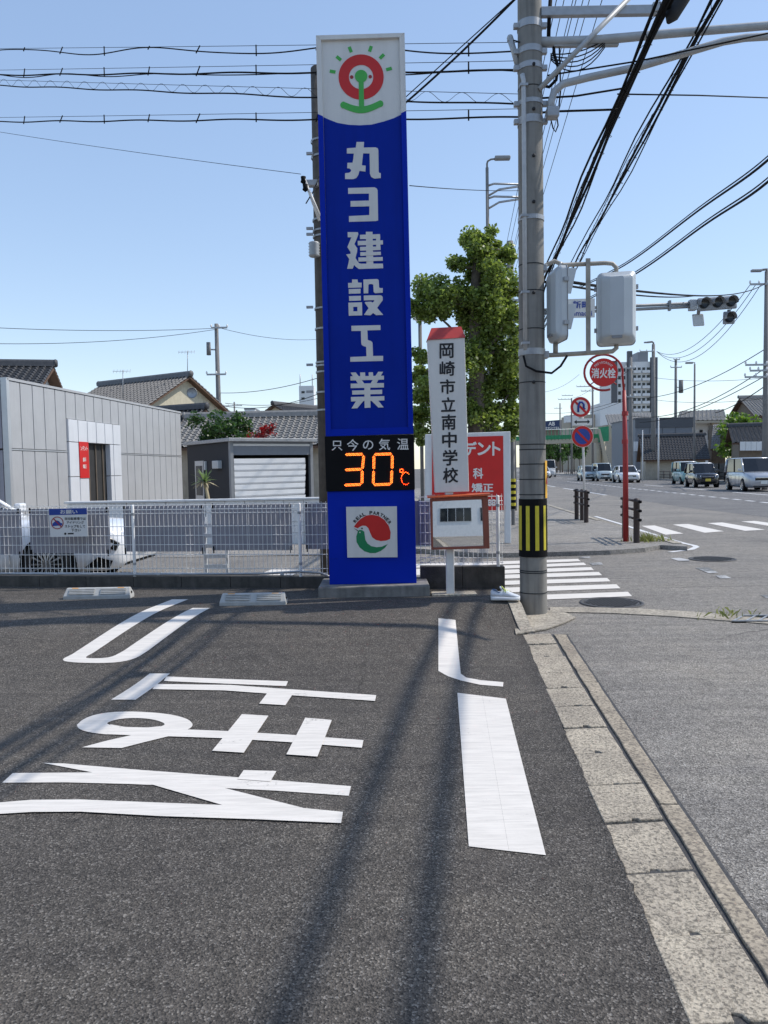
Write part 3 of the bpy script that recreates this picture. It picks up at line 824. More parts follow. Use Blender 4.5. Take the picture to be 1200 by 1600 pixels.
q4([(Rx(ARc) - fw, ARc + 3.7), (Rx(ARc), ARc + .2), (Rx(678), 678), (Rx(678) - fw, 671)], SY + .012, .03, 'frame_rail', 'sign_blue_frame')
q4([(Lx(682) + fw, 671), (Rx(678) - fw, 667.5), (Rx(678), 678), (Lx(682), 682)], SY + .012, .027, 'frame_rail', 'sign_blue_frame')
arc = pix([(142, 573), (180, 590), (230, 609), (300, 621), (370, 624), (440, 620), (520, 600), (580, 580), (628, 557)], (470, 40), 4)
q4(arc + [(Rx(668) - fw, 668.5), (Lx(672) + fw, 672)], SY + .012, .004, 'blue_face', 'sign_blue')
# emblem
o = (470, 40)
ec = lambda cx, cy: (o[0] + cx / 4, o[1] + cy / 4)
ER_ = ring(*ec(377, 322), 141 / 4, 76 / 4, SY + .012, .004, 48).build('emblem_ring', 'sign_red', py_)
q4(circ(*ec(318, 322), 11 / 4, 14), SY + .012, .004, 'emblem_dot', 'deep_red')
q4(circ(*ec(434, 320), 11 / 4, 14), SY + .012, .004, 'emblem_dot', 'deep_red')
q4(circ(*ec(377, 317), 39 / 4, 28), SY + .012, .0065, 'emblem_knob', 'sign_green')
q4(pix([(362, 330), (392, 330), (396, 515), (364, 515)], o, 4), SY + .012, .0058, 'emblem_stem', 'sign_green')
sm = []
for k in range(13):
    t_ = k / 12; x = 268 + 227 * t_; yc = 497 - 8 * t_ + 34 * math.sin(math.pi * t_)
    sm.append((x, yc))
up = [(x, y - 21) for x, y in sm]; dn = [(x, y + 21) for x, y in sm]
le = [(268 - 21 * math.sin(R(a)), 497 - 21 * math.cos(R(a))) for a in range(20, 180, 20)]
re_ = [(495 + 21 * math.sin(R(a)), 489 - 21 * math.cos(R(a))) for a in range(20, 180, 20)]
q4(pix(up + re_ + dn[::-1] + le[::-1], o, 4), SY + .012, .0051, 'emblem_smile', 'sign_green')
for cx, cy in ((199, 288), (237, 205), (309, 150), (435, 146), (507, 193), (551, 272)):
    d = Vector((cx - 377, cy - 322)).normalized(); n = Vector((-d.y, d.x)); c = Vector((cx, cy))
    q4(pix([tuple(c - d * 18 - n * 10), tuple(c + d * 18 - n * 10), tuple(c + d * 18 + n * 10), tuple(c - d * 18 + n * 10)], o, 4), SY + .012, .004, 'emblem_ray', 'sign_green')
# company lettering, traced stroke by stroke
GLY = [((470, 170), 6, [[(523, 312), (593, 312), (590, 365), (572, 530), (548, 590), (540, 620), (520, 650), (490, 660), (415, 660), (415, 605), (455, 600), (472, 585), (470, 570), (455, 560), (435, 558), (437, 508), (485, 506), (492, 470), (498, 420), (432, 420), (432, 372), (515, 365)],
    [(585, 365), (700, 363), (722, 372), (727, 390), (730, 590), (735, 602), (750, 604), (750, 650), (690, 656), (660, 640), (648, 610), (645, 420), (580, 418)], [(560, 530), (608, 535), (606, 590), (548, 582)]]),
  ((510, 270), 10, [[(340, 240), (750, 228), (785, 245), (800, 275), (808, 745), (770, 755), (353, 768), (353, 678), (670, 662), (672, 525), (378, 530), (378, 443), (665, 435), (665, 325), (340, 330)]]),
  ((520, 350), 12, [[(278, 155), (470, 155), (480, 190), (455, 260), (405, 380), (460, 460), (455, 520), (425, 640), (490, 735), (530, 746), (940, 745), (943, 830), (490, 845), (440, 810), (400, 770), (370, 840), (270, 840), (310, 660), (250, 572), (335, 560), (330, 520), (272, 435), (300, 370), (350, 250), (282, 250)],
    [(620, 148), (745, 148), (760, 750), (630, 750)], [(510, 205), (885, 192), (890, 275), (510, 285)], [(468, 320), (940, 308), (940, 385), (470, 403)], [(512, 432), (895, 423), (897, 490), (513, 502)], [(810, 194), (882, 194), (895, 488), (812, 488)], [(515, 532), (900, 523), (902, 583), (517, 600)], [(480, 632), (935, 622), (937, 690), (482, 708)]]),
  ((520, 425), 12, [[(362, 142), (465, 142), (470, 200), (540, 202), (540, 290), (290, 298), (287, 208), (360, 205)], [(300, 322), (520, 316), (520, 402), (302, 410)], [(303, 455), (525, 448), (527, 535), (308, 542)], [(292, 578), (382, 576), (386, 820), (300, 822)], [(460, 573), (548, 570), (552, 815), (463, 817)], [(294, 578), (547, 571), (548, 652), (294, 655)], [(298, 742), (551, 737), (551, 815), (300, 821)],
    [(573, 145), (830, 135), (855, 148), (862, 165), (868, 290), (885, 305), (937, 305), (935, 390), (800, 400), (775, 388), (765, 365), (760, 240), (735, 228), (690, 228), (668, 245), (665, 400), (580, 402)],
    [(580, 445), (890, 440), (920, 450), (935, 475), (935, 530), (830, 675), (945, 805), (815, 812), (755, 770), (705, 815), (585, 805), (672, 680), (600, 580), (610, 565), (720, 560), (745, 578), (780, 545), (770, 530), (583, 535)]]),
  ((520, 495), 12, [[(348, 170), (893, 157), (895, 248), (648, 255), (655, 435), (715, 455), (738, 475), (745, 495), (755, 735), (943, 733), (943, 828), (328, 843), (328, 755), (632, 742), (625, 565), (565, 545), (540, 520), (533, 490), (527, 265), (350, 268)]]),
  ((520, 570), 12, [[(333, 148), (430, 142), (590, 350), (470, 350)], [(850, 132), (945, 130), (820, 345), (710, 345)], [(513, 145), (605, 143), (610, 225), (515, 225)], [(672, 143), (752, 140), (758, 218), (675, 218)], [(330, 218), (958, 205), (958, 278), (333, 295)], [(335, 355), (958, 343), (958, 425), (338, 438)], [(362, 485), (925, 468), (925, 548), (365, 560)], [(340, 605), (965, 588), (967, 668), (345, 688)], [(590, 352), (700, 350), (708, 805), (597, 808)], [(450, 660), (590, 660), (460, 815), (350, 820)], [(705, 655), (840, 655), (955, 800), (855, 803)]])]
for org, s, polys in GLY:
    b = MB()
    for i, poly in enumerate(polys):
        P = pix(poly, org, s)
        b.prism([D(x, y, SY + .008) + Vector((0, -.004 - .0007 * i, 0)) for x, y in P], [D(x, y, SY + .008) for x, y in P])
    b.build('character', 'sign_white', py_)
# temperature display
LY = SY - .02
o7 = lambda x, y: (500 + x / 7.5, 670 + y / 7.5)
for ch, x0, y0, x1, y1 in (('只', 137, 140, 262, 255), ('今', 315, 122, 450, 260), ('の', 503, 135, 625, 243), ('気', 688, 115, 822, 250), ('温', 903, 112, 1040, 245)):
    a, c = o7(x0, y0), o7(x1, y1)
    tY(ch, a[0], a[1], c[0], c[1], LY - .003, 'white', py_, .008)
def leds(segs, name, pitch=9.2, rows=3):
    b1, b2 = MB(), MB()
    for (xa, ya, xb, yb) in segs:
        d = Vector((xb - xa, yb - ya)); L = d.length; d.normalize(); n = Vector((-d.y, d.x)); k = int(L / pitch)
        for i in range(k + 1):
            rr = rows if 0 < i < k else 1
            for r_ in range(rr):
                c = Vector((xa, ya)) + d * (L * i / k) + n * ((r_ - (rr - 1) / 2) * 11)
                p = D(*o7(c.x, c.y), LY - .002)
                (b2 if (i * 7 + r_ * 3) % 5 < 2 else b1).cbox((p.x, p.y - .002, p.z), (.0058, .006, .0058))
    if b1.v: stuff(b1.build(name, 'led', py_, fix=False))
    if b2.v: stuff(b2.build(name, 'led_yellow', py_, fix=False))
leds([(300, 302, 500, 298), (512, 315, 498, 468), (495, 492, 492, 640), (298, 481, 482, 474), (290, 660, 480, 652)], 'digit')
leds([(640, 300, 838, 294), (848, 312, 845, 465), (842, 490, 836, 640), (632, 318, 630, 470), (628, 495, 624, 642), (632, 656, 825, 648)], 'digit')
pc = [(1005 + 52 * math.cos(R(a)), 582 - 72 * math.sin(R(a))) for a in range(45, 326, 22)]
leds([(pc[i][0], pc[i][1], pc[i + 1][0], pc[i + 1][1]) for i in range(len(pc) - 1)], 'degree_mark', 12, 1)
pc = [(955 + 20 * math.cos(R(a)), 492 - 20 * math.sin(R(a))) for a in range(0, 361, 45)]
leds([(pc[i][0], pc[i][1], pc[i + 1][0], pc[i + 1][1]) for i in range(len(pc) - 1)], 'degree_mark', 9, 1)
# partner plaque
o8 = lambda pts: pix(pts, (530, 780), 12)
plq = q4(o8([(132, 142), (1080, 132), (1092, 1082), (155, 1088)]), SY, .03, 'plaque', 'sign_white')
q4(o8([(275, 520), (330, 440), (400, 370), (500, 310), (560, 297), (620, 293), (740, 315), (850, 390), (930, 500), (965, 620), (955, 745), (880, 775), (780, 785), (690, 765), (620, 715), (580, 630), (545, 540), (500, 500), (440, 495), (390, 515), (350, 545)]), SY - .03, .002, 'plaque_red_shape', 'sign_red')
q4(o8([(350, 600), (380, 575), (430, 580), (470, 610), (480, 680), (490, 760), (530, 830), (600, 880), (700, 900), (800, 890), (910, 840), (860, 910), (780, 970), (680, 1010), (580, 1010), (470, 975), (380, 900), (325, 800), (320, 700)]), SY - .03, .002, 'plaque_green_bird', 'bird_green')
q4(o8([(270, 540), (365, 590), (350, 603)]), SY - .03, .003, 'plaque_beak', 'ink')
q4(circ(530 + 428 / 12, 780 + 548 / 12, 1.3, 12), SY - .03, .003, 'plaque_eye', 'ink')
q4(circ(530 + 388 / 12, 780 + 622 / 12, 1.1, 12), SY - .03, .003, 'plaque_eye', 'sign_white')
wd = 'REAL PARTNER'
for i, ch in enumerate(wd):
    if ch == ' ': continue
    a = R(143 - i * 10.1)
    c = Vector((530 + (612 + 392 * math.cos(a)) / 12, 780 + (645 - 392 * math.sin(a)) / 12))
    u = Vector((math.sin(a), math.cos(a))); v = Vector((math.cos(a), -math.sin(a)))
    text(ch, lambda p, r, c=c, u=u, v=v: D(*(c + u * ((p - .5) * 4.6) + v * ((r - .5) * 5.4)), SY - .0325), 'ink', py_, 'lettering', .03)
q4([(Lx(873) + 1, 873), (Lx(873) + 14, 872.6), (Lx(873) + 14, 873.4), (Lx(873) + 1, 873.8)], SY, .002, 'seam', 'sign_blue')

# ================================================================== SCHOOL SIGN + MIRROR
base = GL(704, 930)
MYp = base.y + .03
ss = thing('school_signpost', 'white school name sign box with red cap on a white post', 'sign', base)
MB().box((base.x - .042, MYp - .035, LOT - .02), (base.x + .042, MYp + .045, 1.45)).build('post', 'white_paint', ss, .006)
SSY = MYp - .05
f = [D(668, 531, SSY), D(726, 527, SSY), D(733, 768, SSY), D(680, 770, SSY)]
MB().prism(f, [p + Vector((0, .14, 0)) for p in f]).build('sign_box', 'sign_white', ss, .006)
cf = [D(667, 531, SSY - .012), D(727, 527, SSY - .012)]
cb = [p + Vector((0, .17, 0)) for p in cf]
tp = [cf[0].lerp(cf[1], .14) + Vector((0, .12, .14)), cf[0].lerp(cf[1], .93) + Vector((0, .12, .135)), cb[1].lerp(cb[0], .07) + Vector((0, -.02, .135)), cb[0].lerp(cb[1], .14) + Vector((0, -.02, .14))]
MB().add(cf + cb[::-1] + tp, [(0, 1, 5, 4), (1, 2, 6, 5), (2, 3, 7, 6), (3, 0, 4, 7), (4, 5, 6, 7), (3, 2, 1, 0)]).build('cap', 'cap_red', ss)
for ch, x0, y0, x1, y1 in (('岡', 187, 785, 275, 880), ('崎', 187, 897, 283, 990), ('市', 190, 1010, 285, 1103), ('立', 197, 1122, 287, 1213), ('南', 200, 1230, 290, 1327), ('中', 203, 1340, 295, 1438), ('学', 207, 1450, 300, 1550), ('校', 208, 1562, 304, 1658)):
    tY(ch, 640 + x0 / 4, 340 + y0 / 4, 640 + x1 / 4, 340 + y1 / 4, SSY - .003, 'ink', ss, .022, -.8)
tm = thing('traffic_mirror', 'rectangular traffic mirror with orange frame on the white post', 'mirror', (base.x, MYp - .1, 1.1))
TY = MYp - .10
mf = [(672, 779), (763, 775), (765, 857), (674, 859)]
mi = [(676, 783.5), (754, 780), (756.5, 853), (677, 855.5)]
b = MB()
fo = [D(x, y, TY) for x, y in mf]; fi = [D(x, y, TY) for x, y in mi]
bk = [p + Vector((0, .05, 0)) for p in fo]; fib = [p + Vector((0, .03, 0)) for p in fi]
b.add(fo + fi + bk + fib, [(i, (i + 1) % 4, 4 + (i + 1) % 4, 4 + i) for i in range(4)] + [(8 + i, 8 + (i + 1) % 4, (i + 1) % 4, i) for i in range(4)] + [(4 + i, 4 + (i + 1) % 4, 12 + (i + 1) % 4, 12 + i) for i in range(4)] + [(8, 11, 10, 9)])
zm = sum(p.z for p in fo) / 4
b.v = [(x, y + (z - zm) * .048, z) for x, y, z in b.v]
b.build('frame', 'frame_brown', tm, .006)
b = MB(); vs = []; n = 24
for j in range(n + 1):
    for i in range(n + 1):
        u, v = i / n, j / n
        p = fi[0].lerp(fi[1], u).lerp(fi[3].lerp(fi[2], u), v)
        du, dv = (u - .5) * .56, (v - .5) * .52
        p = p + Vector((0, .022 + (du * du + dv * dv) * 0.09 + (p.z - zm) * .048, 0))
        vs.append(p)
b.add(vs, [(j * (n + 1) + i, j * (n + 1) + i + 1, (j + 1) * (n + 1) + i + 1, (j + 1) * (n + 1) + i) for j in range(n) for i in range(n)], True)
b.build('mirror_face', 'mirror', tm, fix=False)
h0, h1 = D(668, 776, TY - .02), D(767, 772, TY - .02)
MB().prism([h0 + Vector((0, 0, .0)), h1, h1 + Vector((0, .1, .012)), h0 + Vector((0, .1, .012))], [p + Vector((0, 0, -.018)) for p in (h0, h1, h1 + Vector((0, .1, .012)), h0 + Vector((0, .1, .012)))]).build('hood', 'orange', tm, .004)
MB().box((base.x - .05, TY + .04, 1.0), (base.x + .05, MYp - .034, 1.12)).build('bracket', 'galv', tm, .004)
pd = thing('post_footing', 'thin concrete footing slab at the foot of the white post', 'footing', base)
MB().box((base.x - .2, base.y - .06, LOT - .02), (base.x + .28, base.y + .16, LOT + .018)).build('slab', 'pad_concrete', pd, .004)
# white running shoe
def shoe(loc, yaw):
    t = thing('running_shoe', 'pale blue white running shoe with yellow laces beside the utility pole', 'shoe', loc)
    M = Matrix.Translation(loc) @ Matrix.Rotation(yaw, 4, 'Z') @ Matrix.Diagonal((1.02, 1.05, 1.3, 1))
    # sections along the length: x, half width, sole top, upper top
    S = [(-.140, .026, .036, .078), (-.125, .034, .035, .088), (-.09, .037, .034, .080), (-.055, .037, .033, .070), (-.02, .038, .032, .086), (.02, .042, .030, .082), (.06, .047, .028, .066), (.10, .046, .028, .052), (.13, .036, .030, .044), (.148, .016, .034, .038)]
    def loft(secs, fn, name, m):
        b = MB(); n = 12; vs = []
        for s in secs:
            for k in range(n): vs.append(M @ Vector(fn(s, 2 * math.pi * k / n)))
        fs = [(i * n + k, i * n + (k + 1) % n, (i + 1) * n + (k + 1) % n, (i + 1) * n + k) for i in range(len(secs) - 1) for k in range(n)]
        fs += [tuple(range(n)), tuple((len(secs) - 1) * n + k for k in range(n))]
        return b.add(vs, fs, True).build(name, m, t)
    def sole(s, a):
        x, w, zs, zt = s
        return (x, (w + .006) * math.copysign(abs(math.cos(a)) ** .5, math.cos(a)), zs / 2 + zs / 2 * math.copysign(abs(math.sin(a)) ** .4, math.sin(a)))
    def upper(s, a):
        x, w, zs, zt = s
        return (x, w * math.cos(a) * (1 - .25 * max(0, math.sin(a))), zs - .004 + (zt - zs) * max(0, math.sin(a)) ** .75 - .004 * min(0, math.sin(a)))
    loft(S, sole, 'sole', 'sole')
    loft(S, upper, 'upper', 'shoe_upper')
    b = MB(); b.lathe([(.0005, 0), (.026, .0), (.03, .006), (.024, .01)], (0, 0, 0), n=16)
    b.v = [tuple(M @ Vector((x * 1.5 - .085, y * .95, z + .076 + .1 * max(0, -x) - .02 * (x > 0)))) for x, y, z in b.v]
    b.build('collar', 'shoe_lining', t)
    for k in range(5):
        x = -.012 + k * .017; z = .089 - .0035 * k - .0004 * k * k * 3
        MB().tube([M @ Vector((x, -.03, z - .022)), M @ Vector((x + .006, 0, z + .001)), M @ Vector((x, .03, z - .022))], .0042, 6).build('lace', 'lace', t)
    for s in (-1, 1):
        MB().tube([M @ Vector((-.015, 0, .092)), M @ Vector((-.03, s * .018, .108)), M @ Vector((-.015, s * .034, .095)), M @ Vector((.0, s * .03, .075))], .0035, 6).build('lace', 'lace', t)
    MB().tube([M @ Vector((-.03, -.02, .08)), M @ Vector((-.045, 0, .103)), M @ Vector((-.03, .02, .08))], .01, 6).build('tongue', 'shoe_upper', t)
sp = GL(789, 940)
shoe(Vector((sp.x, sp.y, LOT + .001)), R(-4))
# wheel stops
def wheel_stop(px0, px1, py, label):
    a, c = GL(px0, py), GL(px1, py)
    W = (c - a).length; zt = LOT
    ctr = (a + c) / 2
    t = thing('wheel_stop', label, 'wheel stop', (ctr.x, ctr.y + .07, zt))
    X0, X1, Y0 = ctr.x - W / 2, ctr.x + W / 2, ctr.y
    h = .115
    pr = [(Y0, zt - .01), (Y0, zt + .035), (Y0 + .06, zt + h), (Y0 + .10, zt + h), (Y0 + .155, zt + .035), (Y0 + .155, zt - .01)]
    ins = [0, 0, .02, .02, 0, 0]
    MB().prism([Vector((X0 + d, y, z)) for (y, z), d in zip(pr, ins)], [Vector((X1 - d, y, z)) for (y, z), d in zip(pr, ins)]).build('block', 'stop_concrete', t, .006)
    for s in (0, 1):
        for k in range(4):
            u0 = X0 + .06 + s * (W / 2 - .02); u1 = u0 + W / 2 - .09
            f0 = .18 + k * .19
            p0 = Vector((0, Y0 + .06 * f0, zt + .035 + .08 * f0)); n = Vector((0, -.8, .6)) * .004
            n = n * 3.2
            q_ = [Vector((u0, p0.y, p0.z)) + n, Vector((u1, p0.y, p0.z)) + n, Vector((u1, p0.y + .0065, p0.z + .0087)) + n, Vector((u0, p0.y + .0065, p0.z + .0087)) + n]
            MB().prism(q_, [p - n * 2 for p in q_]).build('groove_rib', 'stop_concrete', t)
    for u in (X0 + .08, X1 - .15):
        n = Vector((0, -.8, .6)) * .003
        q_ = [Vector((u, Y0 + .055, zt + .108)), Vector((u + .07, Y0 + .055, zt + .108)), Vector((u + .07, Y0 + .062, zt + .1155)), Vector((u, Y0 + .062, zt + .1155))]
        MB().prism([p + n for p in q_], [p - n for p in q_]).build('reflector', 'reflector', t)
    MB().lathe([(.0003, .004), (.012, .004), (.014, -.004)], (X1 - .005, Y0 + .08, zt + .06), 'X', 10).build('bolt_hole', 'black', t)
wheel_stop(101, 201, 936, 'pale concrete wheel stop in front of the parked white car')
wheel_stop(344, 446, 946, 'pale concrete wheel stop between painted mark and blue sign')

# ================================================================== MAIN UTILITY POLE
PX, PY = 1.565, 8.06
pole = thing('utility_pole', 'grey concrete utility pole with black and yellow wrap at the corner', 'utility pole', (PX, PY, 0))
def pr(z): return .1425 - .0036 * z
MB().lathe([(pr(0), -.1), (pr(2), 2), (pr(4), 4), (pr(6), 6), (pr(8.5), 8.5), (pr(11), 11), (.0005, 11)], (PX, PY, 0), n=32).build('shaft', 'pole_concrete', pole)
def pz(py): return D(833, py, PY - .14).z
def band(z0, z1, m='galv', ex=.006, n=32, name='band'):
    r0, r1 = pr(z0) + ex, pr(z1) + ex
    MB().lathe([(r0 - ex, z0), (r0, z0), (r1, z1), (r1 - ex, z1)], (PX, PY, 0), n=n, sm=False).build(name, m, pole)
for y0, y1 in ((24, 36), (66, 76), (92, 101), (150, 157), (176, 188), (333, 340), (543, 553)): band(pz(y1), pz(y0))
for y in (130, 410, 452, 512, 596, 694, 702, 725, 749, 773, 893, 896, 928): band(pz(y + .7), pz(y - .7), 'wire', .003)
zb0, zb1 = pz(871), pz(780)
band(zb0, zb1, 'black', .008, name='hazard_wrap')
for ang in (-160, -122, -84, -46, -8, 30, 68, 106, 144, 182):
    b = MB(); vs = []; w_ = .115
    for z in (zb0 + .07, zb1 - .07):
        for k in range(5):
            a = R(ang) + (k / 4 - .5) * w_ * 2.4
            vs.append((PX + (pr(z) + .0095) * math.cos(a), PY + (pr(z) + .0095) * math.sin(a), z))
    b.add(vs, [(k, k + 1, k + 6, k + 5) for k in range(4)], True).build('hazard_stripe', 'hazard_yellow', pole)
# yellow notice strip wrapped on the road side
b = MB(); vs = []
for z in (pz(779), pz(720)):
    for k in range(6):
        a = R(-42 + k * 12); rr = pr(z) + .012
        vs.append((PX + rr * math.cos(a), PY + rr * math.sin(a), z))
b.add(vs, [(k, k + 1, k + 7, k + 6) for k in range(5)], True).build('notice_strip', 'notice_yellow', pole)
def on_pole(ang, z, ex): a = R(ang); return Vector((PX + (pr(z) + ex) * math.cos(a), PY + (pr(z) + ex) * math.sin(a), z))
b = MB(); b.add([on_pole(-38, pz(757), .0145), on_pole(-16, pz(757), .0145), on_pole(-27, pz(744), .0145)], [(0, 1, 2)]); b.build('notice_mark', 'sign_red', pole)
# step bolt holes, conduit, wires on the pole
for y in (100, 170, 243, 315, 457, 597):
    p = D(834, y, PY - pr(pz(y)) - .002)
    MB().lathe([(.0003, -.012), (.016, -.012), (.017, .004), (.0003, .004)], p, 'Y', 12).build('step_socket', 'rubber', pole)
cx = D(820, 300, PY - .12).x
MB().tube([(cx, PY - .10, pz(545)), (cx, PY - .10, pz(300)), (cx, PY - .10, pz(122)), (cx - .012, PY - .09, pz(112))], .024, 12).build('conduit', 'galv_pale', pole)
for y in (130, 335, 455, 535):
    z = pz(y); MB().box((cx - .04, PY - .13, z - .012), (cx + .04, PY - .06, z + .012)).build('conduit_clip', 'galv', pole)
MB().tube([D(818, 556, PY - .14), D(822, 572, PY - .16), D(838, 580, PY - .17), D(862, 583, PY - .17), D(876, 572, PY - .12), D(886, 556, PY - .05)], .012, 8).build('loop_cable', 'cable', pole)
for s in (-1, 1):
    for y in (30, 71, 97, 154, 182):
        z = pz(y); x = PX + s * (pr(z) + .02)
        MB().cbox((x, PY - .02, z), (.055, .05, .05)).build('clamp_lug', 'galv', pole, .005)
b = MB(); b.tube([D(797, 60, PY), D(803, 80, PY), D(809, 108, PY)], [.034, .03, .022], 12)
b.lathe([(.0003, .035), (.025, .027), (.034, 0), (.03, -.03)], D(797, 60, PY), n=12); b.build('cable_head', 'arm_grey', pole)
MB().tube([D(812, 66, PY - .12), D(806, 64, PY - .05), D(799, 62, PY)], .008, 6).build('head_stay', 'wire', pole)
for pts, r in (([(864, 60), (866, 85), (872, 105), (869, 125), (858, 136), (850, 134)], .016), ([(874, 75), (876, 140), (872, 180), (870, 182)], .008), ([(860, 0), (858, 30), (857, 62)], .02), ([(861, 188), (864, 200), (868, 206), (872, 196), (870, 180)], .007)):
    MB().tube([D(x, y, PY - .02) for x, y in pts], r, 8).build('loop_cable', 'cable', pole)
# mast arms over the road
ma = thing('signal_mast_arm', 'grey steel double mast arm reaching over the road from the pole', 'mast arm', (PX, PY, pz(66)))
MB().tube([D(842, 66, PY - .02), D(870, 66, PY - .02), D(930, 63, PY - .04), D(1040, 53, PY - .1), D(1200, 40, PY - .2), D(1500, 16, PY - .4)], [.05, .05, .046, .042, .04, .036], 14).build('upper_arm', 'arm_grey', ma)
MB().tube([D(862, 178, PY - .1), D(861, 160, PY - .1), D(866, 143, PY - .1), D(880, 131, PY - .1), D(920, 121, PY - .12), D(1000, 104, PY - .15), D(1070, 83, PY - .2), D(1130, 65, PY - .22), D(1165, 59, PY - .24), D(1200, 57, PY - .25), D(1500, 40, PY - .5)], .037, 14).build('lower_arm', 'arm_grey', ma)
MB().box(tuple(D(866, 72, PY - .05)), tuple(D(965, 60, PY + .0))).build('arm_sleeve', 'arm_grey', ma, .006)
MB().tube([D(842, 140, PY - .1), D(985, -5, PY - .1)], .026, 10).build('brace', 'arm_grey', ma)
MB().box(tuple(D(846, 24, PY - .08)), tuple(D(1030, 12, PY - .02))).build('cross_bar', 'galv', ma, .004)
MB().cbox(tuple(D(1026, 14, PY - .05)), (.10, .1, .09)).build('cross_bar_clamp', 'galv', ma, .006)
MB().cbox(tuple(D(863, 177, PY - .1)), (.12, .12, .1)).build('arm_socket', 'galv', ma, .01)
bd = thing('splice_closure', 'black cable splice closure hanging on the thick cable bundle', 'cable box', D(1066, 8, 6.6))
MB().tube([D(1045, 34, 6.55), D(1050, 24, 6.6), D(1066, -6, 6.6), D(1085, -42, 6.6)], [.02, .06, .075, .06], 12).build('shell', 'rubber', bd)

# ================================================================== PEDESTRIAN SIGNALS ON THE POLE
def rbox(b, c, d, r, axis_y=True, n=5):
    x, z = d[0] / 2, d[2] / 2
    ol = []
    for sx, sz, a0 in ((1, 1, 0), (-1, 1, 90), (-1, -1, 180), (1, -1, 270)):
        for k in range(n + 1):
            a = R(a0 + 90 * k / n)
            ol.append((sx * (x - r) + r * math.cos(a), sz * (z - r) + r * math.sin(a)))
    return ol
def ped_signal(c, yaw, Wd, Ht, Dp, label, hd=.17):
    t = thing('pedestrian_signal', label, 'traffic signal', c)
    M = Matrix.Translation(c) @ Matrix.Rotation(yaw, 4, 'Z')      # local -Y is the domed back
    ol = rbox(None, None, (Wd, Dp, Ht), .05)
    def lay(k, y): return [M @ Vector((x * k[0], y, z * k[1])) for x, z in ol]
    L = [lay((1, 1), Dp * .28), lay((1, 1), -Dp * .05), lay((.96, .98), -Dp * .18), lay((.80, .86), -Dp * .36), lay((.35, .8), -Dp * .5)]
    n = len(ol); b = MB()
    b.add([v for l in L for v in l], [(i * n + k, i * n + (k + 1) % n, (i + 1) * n + (k + 1) % n, (i + 1) * n + k) for i in range(len(L) - 1) for k in range(n)] + [tuple(range(n)), tuple(4 * n + k for k in range(n))])
    b.build('housing', 'signal_grey', t, .004)
    L = [lay((1.03, 1.015), Dp * .27), lay((1.03, 1.015), Dp * .33)]
    MB().prism(L[0], L[1]).build('front_frame', 'signal_mid', t, .003)
    for z in (-Ht * .24, Ht * .24):
        q_ = [M @ Vector((x, Dp * .335, z + dz)) for x, dz in ((-Wd * .38, -Ht * .2), (Wd * .38, -Ht * .2), (Wd * .38, Ht * .2), (-Wd * .38, Ht * .2))]
        MB().prism(q_, [p + M.to_3x3() @ Vector((0, .012, 0)) for p in q_]).build('lens', 'lens', t)
        h = Ht * .21; w_ = Wd * .42
        f0 = [(-w_, -h * .6), (-w_, h), (w_, h), (w_, -h * .6)]
        for i in range(3):
            (xa, za), (xb, zb_) = f0[i], f0[i + 1]
            ya = Dp * .33 + (.02 if i == 1 else .02)
            q_ = [Vector((xa, Dp * .32, z + za)), Vector((xb, Dp * .32, z + zb_)), Vector((xb, Dp * .32 + (hd if zb_ > 0 else .04), z + zb_)), Vector((xa, Dp * .32 + (hd if za > 0 else .04), z + za))]
            nn = (q_[1] - q_[0]).cross(q_[3] - q_[0]).normalized() * .006
            MB().prism([M @ (p + nn) for p in q_], [M @ p for p in q_]).build('hood', 'signal_grey', t)
    for z in (-Ht * .28, Ht * .3):
        MB().cbox((Wd * .5 + .012, Dp * .2, z), (.03, .05, .04), M).build('hinge', 'galv', t)
        MB().cbox((-Wd * .5 - .012, Dp * .2, z), (.03, .05, .04), M).build('latch', 'galv', t)
    MB().cbox((0, -Dp * .44, -Ht * .42), (.10, .03, .028), M).build('maker_plate', 'signal_mid', t)
    return t
c1 = D(963, 482, PY - .02); ped_signal(c1, R(-14), .385, .735, .30, 'rounded grey pedestrian signal seen from behind beside the pole')
c2 = D(870, 477, PY - .06); ped_signal(c2, R(-84), .36, .74, .17, 'grey pedestrian signal seen from its side with hoods, against the pole', .10)
br = thing('signal_bracket', 'tan pipe bracket carrying the pedestrian signals on the pole', 'bracket', (PX, PY, pz(550)))
MB().tube([D(840, 424, PY), D(852, 415, PY), D(866, 408, PY), D(880, 414, PY), D(905, 413, PY), D(945, 411, PY), D(957, 412, PY), D(963, 418, PY), D(963, 428, PY)], .022, 10).build('top_pipe', 'arm_tan', br)
MB().tube([D(838, 556, PY), D(880, 554, PY), D(945, 550, PY), D(957, 549, PY), D(963, 544, PY), D(963, 534, PY)], .024, 10).build('bottom_pipe', 'arm_tan', br)
MB().tube([D(868, 552, PY), D(868, 536, PY)], .026, 10).build('bottom_elbow', 'arm_tan', br)
MB().tube([D(875, 410, PY), D(876, 420, PY)], .024, 10).build('top_elbow', 'arm_grey', br)
MB().box(tuple(D(916, 551, PY - .03)), tuple(D(922, 404, PY - .015))).build('tie_bar', 'arm_tan', br)
MB().cbox(tuple(D(846, 420, PY)), (.1, .12, .07)).build('pole_clamp', 'galv', br, .008)
MB().cbox(tuple(D(846, 555, PY)), (.14, .12, .07)).build('pole_clamp', 'galv', br, .008)

